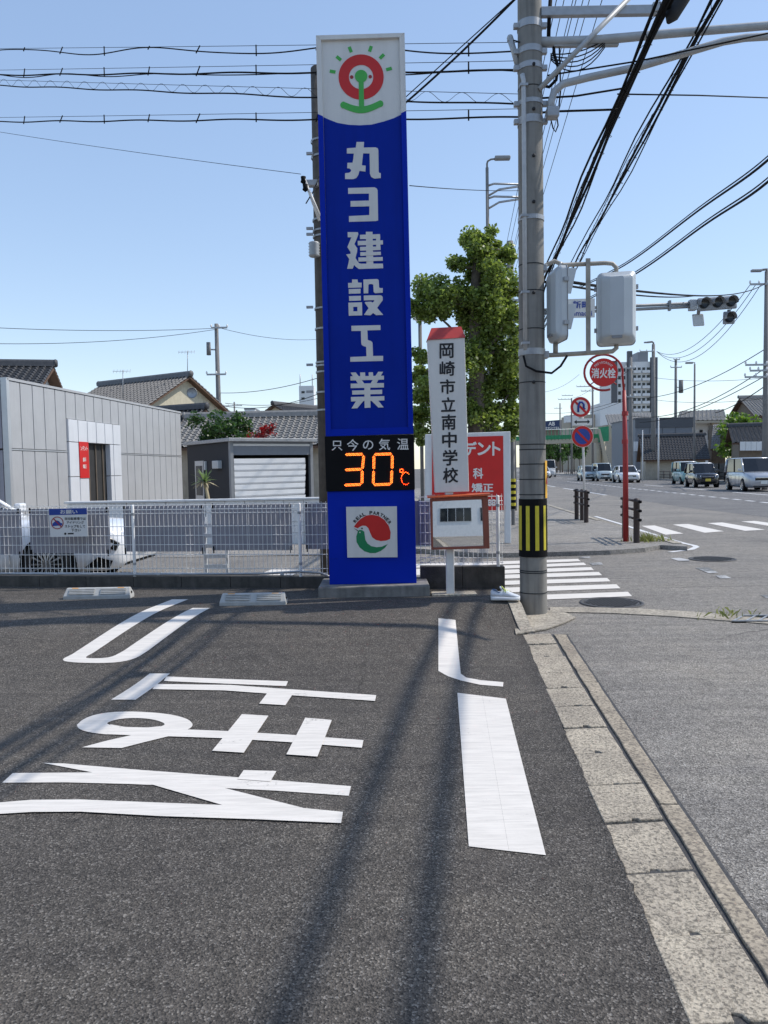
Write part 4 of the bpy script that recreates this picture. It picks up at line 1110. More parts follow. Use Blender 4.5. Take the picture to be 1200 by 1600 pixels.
# ================================================================== FAR SIGNAL, NAME PLATE
FY = 22.0
fa = thing('signal_gantry', 'thin grey twin pipe arm of the far traffic signal', 'mast arm', D(838, 745, FY))
MB().tube([Vector((D(838, 745, FY).x, FY, 0.02)), D(838, 450, FY)], .11, 12).build('post', 'far_pole', fa)
MB().tube([D(836, 485, FY), D(960, 479, FY), D(1080, 474, FY)], .045, 8).build('pipe', 'signal_mid', fa)
MB().tube([D(836, 490, FY), D(960, 485, FY), D(1080, 479, FY)], .045, 8).build('pipe', 'signal_mid', fa)
for x in (880, 1046): MB().cbox(tuple(D(x, 481 - (x - 880) * .02, FY)), (.06, .12, .28)).build('pipe_clamp', 'signal_mid', fa)
fs_ = thing('traffic_signal', 'horizontal three lamp traffic signal on the thin arm', 'traffic signal', D(1120, 475, FY - .1))
MB().prism([D(x, y, FY - .12) for x, y in ((1089, 466), (1150, 461.5), (1152, 482), (1090, 487))], [D(x, y, FY + .12) for x, y in ((1089, 466), (1150, 461.5), (1152, 482), (1090, 487))]).build('housing', 'signal_mid', fs_, .05)
def lamp(px, py, par, r=8.4):
    c = D(px, py, FY - .12); rr = r * FY / 1200
    MB().lathe([(.001, -.01), (rr * .93, -.01), (rr, -.02), (rr, 0)], c, 'Y', 20).build('lens', 'lens', par)
    b = MB(); vs = []; n = 12
    for k in range(n + 1):
        a = R(-20 + 220 * k / n)
        for dy in (0, -.2): vs.append(c + Vector((rr * 1.06 * math.cos(a), dy, rr * 1.06 * math.sin(a))))
    b.add(vs, [(2 * k, 2 * k + 1, 2 * k + 3, 2 * k + 2) for k in range(n)], True).build('visor', 'signal_mid', par)
for x, y in ((1099.5, 474.5), (1120.5, 473), (1141.5, 471.5)): lamp(x, y, fs_, 7.6)
MB().prism([D(x, y, FY - .12) for x, y in ((1130, 487), (1149, 486), (1148, 506), (1129, 507))], [D(x, y, FY + .08) for x, y in ((1130, 487), (1149, 486), (1148, 506), (1129, 507))]).build('arrow_housing', 'signal_mid', fs_, .03)
lamp(1139, 496.5, fs_, 7.4)
MB().prism([D(x, y, FY + .1) for x, y in ((1081, 491), (1099, 490), (1101, 509), (1083, 510))], [D(x, y, FY + .3) for x, y in ((1081, 491), (1099, 490), (1101, 509), (1083, 510))]).build('control_box', 'signal_grey', fs_, .03)
MB().tube([D(1139, 484, FY), D(1139, 488, FY)], .05, 8).build('hanger', 'signal_mid', fs_)
MB().tube([D(1092, 482, FY + .1), D(1091, 492, FY + .15)], .05, 8).build('hanger', 'signal_mid', fs_)
MB().cbox(tuple(D(1082, 477, FY)), (.2, .2, .3)).build('mount', 'galv', fs_, .02)
np_ = thing('street_name_plate', 'white street name plate with blue lettering hung on the far arm', 'sign', D(906, 482, FY - .1))
slab([(874, 468), (929, 466.5), (929, 496), (874, 497.5)], FY - .06, .03, 'plate', 'sign_white', np_)
tY('新町', 895, 470, 922, 482, FY - .1, 'blue_print', np_, .02)
tY('Shinmachi', 881, 485, 925, 493.5, FY - .1, 'blue_print', np_, .012)
for x in (885, 918): MB().cbox(tuple(D(x, 482, FY - .05)), (.05, .05, .3)).build('clamp', 'galv', np_)

# ================================================================== SIGNS ON THE FAR SIDEWALK
hb = G(978, 846, .08)
hy = thing('fire_hydrant_sign', 'round red fire hydrant sign in a ring on a red post', 'sign', hb)
HY = hb.y
pts = [Vector((hb.x, HY, .06)), D(977, 700, HY), D(975, 610, HY)]
MB().tube(pts, [.055, .05, .035], 12).build('post', 'red_post', hy)
for y in (646, 690): MB().lathe([(.06, -.04), (.06, .04)], D(976.5, y, HY), n=12).build('collar', 'red_post', hy)
rg = [D(943 + 30 * math.cos(R(a)), 582 - 28 * math.sin(R(a)), HY) for a in range(-10, 301, 12)]
MB().tube([D(975, 612, HY)] + rg, .022, 8).build('ring', 'deep_red', hy)
slab(circ(943, 582, 22, 40), HY + .01, .02, 'disc', 'sign_red', hy)
for a in (45, 135, 225, 315): MB().tube([D(943 + 20 * math.cos(R(a)), 582 - 20 * math.sin(R(a)), HY + .01), D(943 + 29 * math.cos(R(a)), 582 - 27 * math.sin(R(a)), HY + .01)], .012, 6).build('spoke', 'deep_red', hy)
tY('消火栓', 924, 575, 962, 591, HY - .012, 'white', hy, .03)
text('FIRE HYDRANT', lambda u, v: D(943 + (19.5 - 3.6 * (1 - v)) * math.cos(R(140 - 100 * u)), 584 - (19.5 - 3.6 * (1 - v)) * math.sin(R(140 - 100 * u)), HY - .012), 'white', hy)
tb = G(914, 815, .08); TYs = tb.y
ts = thing('no_parking_signpost', 'white post with no turning and no parking discs', 'sign', tb)
MB().tube([Vector((tb.x, TYs, .06)), D(911, 690, TYs), D(909, 622, TYs)], .032, 10).build('post', 'white_paint', ts)
def disc(cx, cy, r, m_in, name):
    slab(circ(cx, cy, r, 32), TYs - .04, .01, name, 'white', ts)
    ring(cx, cy, r * .97, r * .72, TYs - .05, .004, 32).build('red_rim', 'sign_red', ts)
    slab(circ(cx, cy, r * .72, 32), TYs - .05, .002, 'face', m_in, ts)
disc(907, 636, 16, 'white', 'turn_disc')
disc(910, 682, 17, 'blue_print', 'parking_disc')
ar = [D(903.5, 644, TYs - .056), D(903.8, 634, TYs - .056), D(906, 628.5, TYs - .056), D(910, 628.5, TYs - .056), D(912.3, 632, TYs - .056), D(912, 638, TYs - .056)]
MB().tube(ar, .03, 6).build('arrow', 'blue_print', ts)
slab([(908.5, 637), (915.5, 638), (911.5, 644)], TYs - .052, .004, 'arrow_head', 'blue_print', ts)
for cx, cy, r in ((907, 636, 15), (910, 682, 16)):
    k = r * .7
    slab([(cx - k - 1.2, cy - k + 1.2), (cx - k + 1.2, cy - k - 1.2), (cx + k + 1.2, cy + k - 1.2), (cx + k - 1.2, cy + k + 1.2)], TYs - .055, .005, 'slash', 'sign_red', ts)
slab([(894, 654), (925, 653.5), (925, 664.5), (894, 665)], TYs - .04, .01, 'arrow_plate', 'white', ts)
slab([(897, 659.3), (901, 656), (901, 658.3), (918, 658), (918, 655.6), (922, 659), (918, 662.3), (918, 660.2), (901, 660.5), (901, 662.8)], TYs - .05, .003, 'double_arrow', 'ink', ts)
def barrier(pf, pb, third, label):
    a = G(*pf, .08); c = G(*pb, .08)
    t = thing('rail_barrier', label, 'barrier', a)
    for p in [a, c] + ([G(*third, .08)] if third else []):
        MB().lathe([(.058, .05), (.058, .86), (.062, .865), (.062, .90), (.03, .925), (.0005, .927)], (p.x, p.y, 0), n=14).build('post', 'barrier_brown', t)
    d = (c - a).normalized()
    for z in (.45, .62, .79):
        MB().tube([a - d * .28 + Vector((0, 0, z)), c + d * .28 + Vector((0, 0, z))], .024, 8).build('rail', 'barrier_brown', t)
        for p in (a - d * .28, c + d * .28):
            MB().lathe([(.0005, -.03), (.034, -.02), (.034, .02), (.0005, .03)], p + Vector((0, 0, z)), 'Z', 10).build('rail_end', 'black', t)
barrier((994.6, 848), (976.6, 840.5), None, 'dark brown three rail barrier next to the red hydrant sign post')
barrier((916, 816.5), (901, 811.4), (909.6, 813), 'dark brown three rail barrier around the no parking signpost')
# weeds by the barrier
def weeds(px, py, n, h, label):
    c = G(px, py, .0); b = MB()
    for i in range(n):
        a = random.uniform(0, 6.28); r = random.gauss(0, .14); x, y = c.x + r * math.cos(a) * 1.5, c.y + r * math.sin(a)
        hh = h * random.uniform(.3, 1); l = random.uniform(-.1, .1); m = random.uniform(-.1, .1)
        b.add([(x - .006, y, 0), (x + .006, y, 0), (x + l * .5 + .004, y + m * .5, hh * .6 + .05), (x + l, y + m, hh + .05)], [(0, 1, 2), (0, 2, 3)])
    o = b.build('weed_tuft', 'leaf_weed', fix=False); stuff(tag(o, label, 'weeds'))
weeds(1012, 852, 260, .22, 'dry grass weeds at the foot of the brown barrier')
weeds(1136, 964, 26, .03, 'small weeds sprouting beside the drain grate')

# ================================================================== RED DENTAL SIGN
dy = 14.8
ds = thing('dental_sign', 'red clinic sign in a white frame behind the school sign', 'sign', D(730, 850, dy))
slab([(664, 679), (796, 674.5), (797, 848), (788, 848), (788, 790), (672, 792), (672, 850), (664, 850)], dy + .12, .12, 'frame', 'wall_white', ds, .01)
slab([(675, 684), (786, 681), (787, 787), (675, 789)], dy, .012, 'face', 'sign_red', ds)
slab([(675, 789), (787, 787), (787, 797), (675, 799)], dy, .012, 'lower_strip', 'sign_red', ds)
for s, x0, y0, x1, y1 in (('デ', 726, 690, 745, 712), ('ン', 746, 691, 767, 711.5), ('ト', 769, 690, 782, 712), ('科', 739, 731, 755, 748), ('矯正', 737, 755, 771, 769), ('888', 762, 780, 781, 791)):
    tY(s, x0, y0, x1, y1, dy - .016, 'white', ds, .03)
sp_ = thing('striped_guard_pole', 'thin pole with yellow and black striped sleeve by the dental sign', 'pole', G(803, 800, 0))
gx, gy = G(803, 806, 0.08).x, 19.5
gx = D(802, 800, gy).x
MB().lathe([(.05, 0.05), (.05, 3.2), (.001, 3.21)], (gx, gy, 0), n=12).build('shaft', 'far_pole', sp_)
z0 = D(802, 795, gy).z; z1 = D(802, 748, gy).z
for k in range(10):
    a, c = z0 + (z1 - z0) * k / 10, z0 + (z1 - z0) * (k + 1) / 10
    MB().lathe([(.065, a), (.065, c)], (gx, gy, 0), n=12).build('sleeve_band', 'hazard_yellow' if k % 2 else 'black', sp_)

# ================================================================== TREES
def leaf_cloud(b, c, r, n, s, flat=.8):
    for i in range(n):
        d = Vector((random.gauss(0, 1), random.gauss(0, 1), random.gauss(0, 1))).normalized()
        p = c + Vector((d.x, d.y, d.z * flat)) * (r * random.random() ** .45)
        u = Vector((random.gauss(0, 1), random.gauss(0, 1), random.gauss(0, .6))).normalized()
        v = u.cross(Vector((random.gauss(0, 1), random.gauss(0, 1), random.gauss(0, 1)))).normalized()
        l = s * random.uniform(.7, 1.3); w_ = l * .34
        b.add([p - u * l * .5, p + v * w_, p + u * l * .5, p - v * w_], [(0, 1, 2, 3)])
def branch(b, p0, p1, r0, r1, n=4):
    pts = [p0.lerp(p1, k / n) + Vector((random.gauss(0, 1), random.gauss(0, 1), random.gauss(0, .5))) * (.05 * (p1 - p0).length * (0 < k < n)) for k in range(n + 1)]
    b.tube(pts, [r0 + (r1 - r0) * k / n for k in range(n + 1)], 8)
    return pts
def tree(name, label, base, trunk_pts, r0, clumps, mat_, nleaf, ls, cat='tree', group=None):
    t = thing(name, label, cat, base, group)
    b = MB()
    tp = [Vector(p) for p in trunk_pts]
    b.tube(tp, [r0 * (1 - .7 * k / (len(tp) - 1)) for k in range(len(tp))], 10)
    cr = MB()
    for c, r in clumps:
        c = Vector(c)
        a = min(tp, key=lambda p: (p - c).length + max(0, p.z - c.z) * 2)
        branch(b, a, c, r0 * .28, r0 * .06)
        for k in range(3):
            d = Vector((random.gauss(0, 1), random.gauss(0, 1), random.gauss(0, .8))).normalized()
            branch(b, c, c + d * r * .8, r0 * .07, r0 * .02, 2)
        for k in range(11):
            d = Vector((random.gauss(0, 1), random.gauss(0, 1), random.gauss(0, .8))).normalized()
            leaf_cloud(cr, c + d * r * random.uniform(.2, 1.1), r * random.uniform(.4, .85), int(nleaf * r * r / 11), ls)
    b.build('trunk', 'bark', t)
    stuff(cr.build('crown', mat_, t, fix=False))
    return t
ty = 18.0
tbx = D(745, 760, ty)
cl = []
for px, py, r in ((735, 378, 24), (765, 378, 20), (748, 398, 26), (783, 402, 20), (712, 412, 16), (795, 395, 14), (740, 425, 14), (665, 455, 22), (690, 462, 26), (655, 478, 16), (715, 470, 28), (745, 470, 30), (775, 455, 28), (795, 450, 20), (790, 480, 26), (680, 490, 22), (760, 500, 30), (735, 505, 26), (785, 515, 24), (800, 540, 22), (765, 540, 30), (790, 570, 26), (740, 560, 30), (660, 560, 18), (655, 590, 20), (662, 620, 22), (655, 650, 18), (680, 600, 22), (780, 600, 28), (750, 610, 30), (800, 610, 20), (790, 640, 26), (760, 655, 30), (735, 640, 26), (800, 665, 20), (690, 650, 24), (660, 680, 16), (785, 680, 20), (805, 490, 14), (770, 425, 20)):
    cl.append((D(px, py, ty + random.uniform(-.45, .7)), r / 1200 * ty * 1.0))
tree('camphor_tree', 'pruned leafy street tree with a thick trunk behind the school sign', (tbx.x, ty, 0), [(tbx.x, ty + .2, 0), D(744, 700, ty + .2), D(745, 560, ty + .15), D(742, 470, ty + .1), D(745, 420, ty + .1), D(748, 385, ty + .1)], .24, cl, 'leaf_camphor', 13500, .09)

# ================================================================== WIRES
def sagline(a, c, sag, n=24): return [a.lerp(c, k / n) - Vector((0, 0, sag * 4 * (k / n) * (1 - k / n))) for k in range(n + 1)]
def cable_pair(p0, p1, off, rm, rc, label, wave=0.0, zig=False, hang=7, double=False):
    t = thing('overhead_cable', label, 'cable', p1)
    ms = sagline(p0, p1, .02)
    MB().tube(ms, rm, 5).build('messenger_wire', 'wire', t)
    n = 200
    cb_ = []
    for k in range(n + 1):
        u = k / n; p = p0.lerp(p1, u)
        cb_.append(p - Vector((0, 0, off + wave * math.sin(u * 46 + .6) + .01 * math.sin(u * 81))))
    MB().tube(cb_, rc, 6).build('cable', 'cable', t)
    if double: MB().tube([p + Vector((0, .03, .02 * math.sin(i * .33))) for i, p in enumerate(cb_)], rc * .7, 5).build('cable', 'cable', t)
    if zig:
        z = []
        for k in range(572):
            u = k / 571; p = p0.lerp(p1, u); z.append(p - Vector((0, 0, off * (.5 + .5 * math.sin(k * .62)))))
        MB().tube(z, rm * .8, 4).build('lashing_wire', 'wire', t)
    else:
        for k in range(hang):
            u = (k + .4) / hang; p = p0.lerp(p1, u); q_ = cb_[int(u * n)]
            MB().tube([p, q_ - Vector((0, 0, .03))], .009, 5).build('hanger', 'cable', t)
    return t
LX = -80
for y0, y1, off, rc, wv, zg, db, lab in ((75, 66, .07, .008, .045, 0, 0, 'wavy black cable slung under the topmost crossing wire'), (109, 95, .10, .0105, .0, 0, 1, 'double black cable hung below the second crossing wire'), (121, 147, .11, .009, 0, 1, 0, 'black cable lashed with a zigzag wire across the sky'), (183, 170, .09, .0095, 0, 0, 0, 'lowest black crossing cable with short hangers')):
    pr_ = D(815, y1, 8.2)
    cable_pair(pr_ + (D(LX, y0, 14.4) - pr_) * 2.2, pr_, off, .0035, rc, lab, wv, bool(zg), 24, bool(db))
def wire(pts, r, label, group=None, name='overhead_wire', m='cable', seg=8):
    o = MB().tube(pts, r, 6).build(name, m)
    return tag(o, label, 'wire', group)
wire([D(820, 155, 8.1), D(900, 150, 8.1), D(986, 136, 8.05)], .010, 'short black cable from pole to the thick bundle, upper')
wire([D(820, 178, 8.1), D(870, 174, 8.1), D(966, 171, 8.05)], .011, 'short black cable from pole to the thick bundle, lower')
for i in range(5): wire(sagline(D(860, 84 + i * 2.2, 8.05), D(945, 62 + i * 3, 8.0), .05 + .03 * i, 8), .006, 'thin black jumper wire bunched under the upper mast arm', 'jumper wires under the mast arm')
wire([D(855, 118, 8.1), D(1000, 95, 7.9), D(1200, 52, 7.6)], .008, 'thin cable running between the two mast arm pipes')
wire([D(965, 147, 8.3), D(1090, 149, 9.5), D(1260, 155, 12)], .008, 'thin level wire leaving the cable bundle over the road')
wire(sagline(D(503, 262, 10.6), D(818, -15, 8.2), .1), .012, 'thick slanting cable rising behind the blue sign to the pole')
wire(sagline(D(512, 262, 10.6), D(826, -22, 8.2), .0), .006, 'thin stay wire running along the thick slanting cable')
wire(sagline(D(470, 272, 11) + (D(-40, 192, 16) - D(470, 272, 11)) * 2, D(470, 272, 11), .1), .004, 'faint thin wire slanting down towards the dark pole')
wire(sagline(D(640, 290, 14), D(830, 297, 24), .05), .008, 'faint thin wire between blue sign and grey pole')
# bundles along the road
def bundle(K, c, h, Y0, Y1, r, label, par=.0, wob=.02):
    t = thing('cable_bundle', label, 'cable', (c * 8 + K * h, 8, h + CAM_H))
    for j, (dx, dz, rr) in enumerate(((0, 0, r), (.07, .03, r * .75), (.02, .1, .006), (-.05, .05, r * .6), (.03, -.05, r * .5))):
        pts = []
        n = 60
        for k in range(n + 1):
            Y = Y0 + (Y1 - Y0) * (k / n)
            pts.append(Vector((c * Y + K * h + dx * (1 + .5 * math.sin(Y * .3 + j)) + wob * math.sin(Y * 1.1 + j * 2), Y, h + CAM_H + dz + wob * math.sin(Y * 1.7 + j))))
        MB().tube(pts, rr, 8).build('messenger_wire' if j == 2 else 'cable', 'cable', t)
    sp = []
    n = 700
    for k in range(n):
        Y = Y0 + (Y1 - Y0) * k / n
        sp.append(Vector((c * Y + K * h + .03 + (r + .03) * math.cos(k * .9), Y, h + CAM_H + .03 + (r + .03) * math.sin(k * .9))))
    MB().tube(sp, .0035, 3, caps=False).build('spiral_hanger', 'cable', t)
bundle(.4359, .1077, 3.75, -12, 36, .024, 'thick spiral wrapped cable bundle nearest the grey pole')
bundle(.55, .109, 4.25, -12, 36, .017, 'second spiral wrapped cable bundle further over the road')
def road_cable(pts, label):
    t = thing('cable_bundle', label, 'cable', pts[2])
    sm_ = []
    for i in range(len(pts) - 1):
        for k in range(8):
            u = k / 8; p0 = pts[max(0, i - 1)]; p1 = pts[i]; p2 = pts[i + 1]; p3 = pts[min(len(pts) - 1, i + 2)]
            sm_.append(.5 * ((2 * p1) + (p2 - p0) * u + (2 * p0 - 5 * p1 + 4 * p2 - p3) * u * u + (3 * p1 - p0 - 3 * p2 + p3) * u ** 3))
    MB().tube(sm_, .027, 8).build('cable', 'cable', t)
    MB().tube([p + Vector((.03, 0, .11)) for p in sm_], .008, 6).build('messenger_wire', 'wire', t)
    MB().tube([p + Vector((-.02, 0, .06)) for p in sm_], .012, 6).build('cable', 'cable', t)
road_cable([Vector((5.42 + .15 * Y, Y, z)) for Y, z in ((-16, 7.6), (-6, 7.5), (4, 7.5), (12, 7.5))] + [D(1200, 250, 15.3), D(1090, 330, 22), D(975, 415, 32.6), D(900, 452, 46)], 'thick upper cable sweeping over the road from the right')
road_cable([Vector((5.42 + .14 * Y, Y, z)) for Y, z in ((-16, 7.1), (-6, 7.0), (4, 7.0), (12, 7.05))] + [D(1200, 284, 15.0), D(1100, 352, 20.5), D(990, 430, 28.8), D(900, 478, 42)], 'thick lower cable sweeping over the road from the right')
for i, x0 in enumerate((872, 884, 898, 903, 914, 924, 944)):
    K = (x0 - 712) / 731; h = 9.2 + .25 * (i % 3)
    wire([Vector((.1 * Y + K * h, Y, h + CAM_H - .0004 * (Y - 25) * (55 - Y) * (Y > 20))) for Y in (-10, 2, 10, 15, 20, 30, 40, 60, 100)], .009, 'thin power line high above the road, one of a bundle of parallel lines', 'power lines along the road', m='wire')
wire(sagline(D(860, 436, 9), D(1196, 443, 44), .4), .02, 'black cable spanning from the pole to the far lamp pole')
wire(sagline(D(850, 440, 9), D(1088, 462, 24), .1), .015, 'thin wire running down to the far traffic signal')
# ================================================================== OTHER POLES
def far_pole(px, ytop, Y, r, label, arms=(), lamp=None, m='far_pole', ybase=None, trans=None, cat='utility pole', name='utility_pole'):
    tp = D(px, ytop, Y); x = tp.x
    t = thing(name, label, cat, (x, Y, 0))
    MB().tube([(x, Y, -.04), (x, Y, tp.z * .5), (x, Y, tp.z)], [r, r * (.95 if m == 'dark_pole' else .85), r * (.9 if m == 'dark_pole' else .65)], 16).build('shaft', m, t)
    for ax0, ax1, ay in arms:
        a, c = D(ax0, ay, Y - r), D(ax1, ay, Y - r)
        MB().cbox(tuple((a + c) / 2), (abs(c.x - a.x), .1, .1)).build('cross_arm', 'galv', t)
        n = max(2, int(abs(c.x - a.x) / .55))
        for k in range(n + 1):
            p = a.lerp(c, k / n); MB().lathe([(.05, .05), (.06, .12), (.035, .2), (.001, .22)], p, n=8).build('insulator', 'white', t)
    if lamp:
        pts = [Vector((x, Y, tp.z - .2)), Vector((x, Y, tp.z + .15))] + [D(a, b, Y) for a, b in lamp]
        MB().tube(pts, r * .4, 8).build('lamp_arm', 'far_pole', t)
        e = D(*lamp[-1], Y); MB().cbox(tuple(e), (.6, .25, .14)).build('lamp_head', 'signal_mid', t, .04)
    if trans:
        for tx, ty_, s in trans:
            p = D(tx, ty_, Y - r)
            MB().lathe([(.001, s), (.3 * s, s), (.32 * s, -.8 * s), (.001, -.85 * s)], p, n=12).build('transformer', 'far_pole', t)
            MB().tube([p, Vector((x, Y, p.z))], .05, 6).build('transformer_bracket', 'galv', t)
    return t
dp = far_pole(501, 108, 10.6, .15, 'dark weathered utility pole standing behind the blue sign', m='dark_pole')
for y in (215, 240, 340, 357, 366, 480, 512, 565, 570, 580, 612, 640): 
    z = D(495, y, 10.45).z; MB().lathe([(.15, z - .012), (.156, z - .012), (.156, z + .012), (.15, z + .012)], (dp.location.x, 10.6, 0), n=16, sm=False).build('band', 'galv', dp)
    if y % 3 == 0: MB().cbox(tuple(D(484, y, 10.5)), (.09, .04, .03)).build('step_bolt', 'galv', dp)
MB().cbox(tuple(D(488, 287, 10.45)), (.16, .1, .08)).build('bracket', 'galv', dp, .01)
for a, c in (((476, 280), (499, 345)), ((482, 296), (500, 338))):
    MB().tube([D(*a, 10.3), D(*c, 10.4)], .018, 8).build('fuse_rod', 'white', dp)
for x, y in ((474, 281), (477, 293)): MB().lathe([(.001, .05), (.035, .04), (.03, 0), (.04, -.03), (.001, -.06)], D(x, y, 10.3), n=10).build('insulator', 'black', dp)
MB().lathe([(.001, .1)] + [(.062 + .016 * (k % 2), .095 - .019 * k) for k in range(11)] + [(.001, -.1)], D(491, 390, 10.4), n=16).build('spool', 'galv', dp)
MB().tube([D(499, 276, 10.42), D(489, 300, 10.35), D(478, 318, 10.3)], .008, 6).build('stay', 'wire', dp)
far_pole(338, 506, 50, .19, 'tall utility pole with crossarms rising behind the tiled house', ((330, 355, 512), (323, 353, 585)), None, 'far_pole', trans=((326, 546, .45),))
far_pole(366, 628, 110, .16, 'short distant utility pole between house roof and white tower', ((350, 378, 634),))
far_pole(1198, 424, 44, .16, 'slim street lamp pole with crossarms standing behind the silver minivan', ((1172, 1200, 444), (1165, 1198, 570), (1172, 1198, 579), (1164, 1198, 589)), ((1196, 421), (1182, 423)), name='lamp_pole', cat='lamp post')
far_pole(1021, 538, 78, .24, 'lamp topped utility pole beside the apartment tower', ((1000, 1021, 549),), ((1019, 534), (1011, 535)), name='lamp_pole', cat='lamp post')
far_pole(1056, 561, 88, .2, 'utility pole with a transformer above the old houses', ((1048, 1065, 574), (1053, 1062, 562)), None, trans=((1064, 605, .8),))
far_pole(1085.5, 569, 62, .1, 'plain grey street lamp post behind the black car', (), ((1083, 567), (1077, 567)), name='street_lamp', cat='lamp post')
far_pole(985.5, 558, 70, .2, 'utility pole just right of the red hydrant sign post', ((978, 992, 575), (978, 992, 620)), None)
far_pole(926, 604, 115, .2, 'utility pole behind the no turning sign', ((901, 926, 604), (908, 928, 611)), None)
far_pole(893, 622, 140, .2, 'utility pole left of the no turning sign', ((872, 894, 624), (878, 895, 618)), None)
far_pole(875, 630, 170, .2, 'thin distant pole near the navy hotel board', ((866, 878, 638),), None)
far_pole(797, 377, 26, .16, 'grey utility pole standing just behind the leafy tree', ((790, 812, 460), (790, 812, 470), (790, 812, 500)), None)
far_pole(761, 262, 30, .09, 'tall street lamp pole rising above the leafy tree', (), ((762, 252), (767, 249), (785, 247)), name='street_lamp', cat='lamp post')
la2 = thing('lamp_bracket_pair', 'curved double bracket arms on the tall lamp pole', 'bracket', D(765, 300, 30))
for y in (288, 308):
    MB().tube([D(763, y + 2, 30), D(772, y - 1, 30), D(812, y, 30)], .04, 6).build('bar', 'galv', la2)
    MB().tube([D(763, y + 18, 30), D(780, y + 8, 30), D(812, y + 3, 30)], .04, 6).build('brace', 'galv', la2)
gl_ = thing('globe_lamp', 'white globe lamp peeking beside the leafy tree', 'lamp', D(655, 492, 19.2))
MB().lathe([(.19 * math.sin(R(a)), -.19 * math.cos(R(a))) for a in [1] + list(range(15, 180, 15)) + [179]], D(656, 491, 19.2), n=20).build('globe', 'white', gl_)
MB().tube([D(656, 494, 19.2), Vector((D(656, 494, 19.2).x, 19.2, 0.02))], .045, 8).build('post', 'far_pole', gl_)
def wires(lst, r, label, group):
    for a, Y0, c, Y1, s in lst: wire(sagline(D(*a, Y0), D(*c, Y1), s), r, label, group if len(lst) > 1 else None)
wires((((-430, 478), 34, (335, 513), 50, .5), ((-430, 505), 34, (335, 515), 50, .9)), .016, 'thin sagging wire from over the clinic roof to the tall pole behind the house', 'wires over the clinic roof')
wires((((342, 512), 50, (520, 528), 60, .4),), .014, 'faint wire leaving the top of the pole behind the tiled house', None)
wires((((345, 614), 50, (520, 583), 42, .3), ((348, 634), 50, (520, 606), 40, .5), ((352, 630), 50, (515, 617), 60, .4)), .018, 'dark wire rising from the pole behind the house to the dark pole', 'wires to the dark pole')
wires((((1196, 545), 44, (988, 622), 70, .8), ((1196, 575), 44, (988, 650), 70, 1.0), ((1196, 587), 44, (1000, 660), 70, .6)), .024, 'dark wire from the minivan side lamp pole towards the hydrant sign', 'wires from the minivan side lamp pole')
wires((((1200, 600), 44, (1118, 645), 70, .2),), .03, 'thick short wire dropping to the tiled roof beside the bush', None)
wires((((1172, 445), 44, (1026, 549), 78, 1.6), ((1180, 446), 44, (1026, 549), 78, 2.0), ((1188, 446), 44, (1026, 549), 78, 2.4)), .02, 'fine wire sagging between the two lamp topped poles', 'wires between the lamp topped poles')
wires((((1022, 590), 78, (1200, 590), 60, .3), ((1025, 625), 78, (1200, 622), 60, .3)), .018, 'faint level wire running from the lamp topped pole over the old houses', 'level wires over the old houses')
wires((((985, 576), 70, (926, 606), 115, .5), ((985, 622), 70, (880, 650), 140, .5), ((926, 606), 115, (893, 622), 140, .3)), .02, 'faint wire behind the hydrant sign and the no turning sign', 'wires behind the round signs')
wires((((820, 612), 100, (905, 585), 115, 1), ((820, 640), 120, (985, 620), 70, 1)), .02, 'faint wire just right of the grey pole above the footbridge', 'wires above the footbridge')

# ================================================================== BUILDINGS
def tile_roof(b, A, B, C, D_, pitch=.29):
    W = max((B - A).length, (C - D_).length); Hh = (D_ - A).length
    nc = max(4, int(W / pitch)); nr = max(3, int(Hh / pitch)); nrm = (B - A).cross(D_ - A).normalized()
    if nrm.z < 0: nrm = -nrm
    prof = ((0, 0), (.25, .012), (.55, .02), (.72, .075), (.86, .075))
    us = [(i + p) / nc for i in range(nc) for p, h in prof] + [1.0]
    hs = [h for i in range(nc) for p, h in prof] + [0]
    vs = []
    for j in range(nr):
        for e, dz in ((0, .045), (1, .0)):
            v = (j + e) / nr
            L, R_ = A.lerp(D_, v), B.lerp(C, v)
            for u, h in zip(us, hs): vs.append(L.lerp(R_, u) + nrm * (h + dz + .02))
    n = len(us); rows = nr * 2
    b.add(vs, [(j * n + i, j * n + i + 1, (j + 1) * n + i + 1, (j + 1) * n + i) for j in range(rows - 1) for i in range(n - 1)], False)
def window(t, M, x, z, w_, h, y, m='glass', frame='alu', mull=1):
    b = MB()
    for lo, hi in (((x - w_ / 2, z - h / 2), (x - w_ / 2 + .05, z + h / 2)), ((x + w_ / 2 - .05, z - h / 2), (x + w_ / 2, z + h / 2)), ((x - w_ / 2 + .05, z - h / 2), (x + w_ / 2 - .05, z - h / 2 + .05)), ((x - w_ / 2 + .05, z + h / 2 - .05), (x + w_ / 2 - .05, z + h / 2))):
        b.box((lo[0], y - .05, lo[1]), (hi[0], y + .01, hi[1]), M)
    for k in range(mull):
        xx = x - w_ / 2 + w_ * (k + 1) / (mull + 1); b.box((xx - .025, y - .04, z - h / 2 + .05), (xx + .025, y + .008, z + h / 2 - .05), M)
    f = b.build('window', frame, t)
    g = MB().box((x - w_ / 2 + .04, y - .012, z - h / 2 + .04), (x + w_ / 2 - .04, y + .004, z + h / 2 - .04), M).build('pane', m, None)
    g.parent = f
    return f
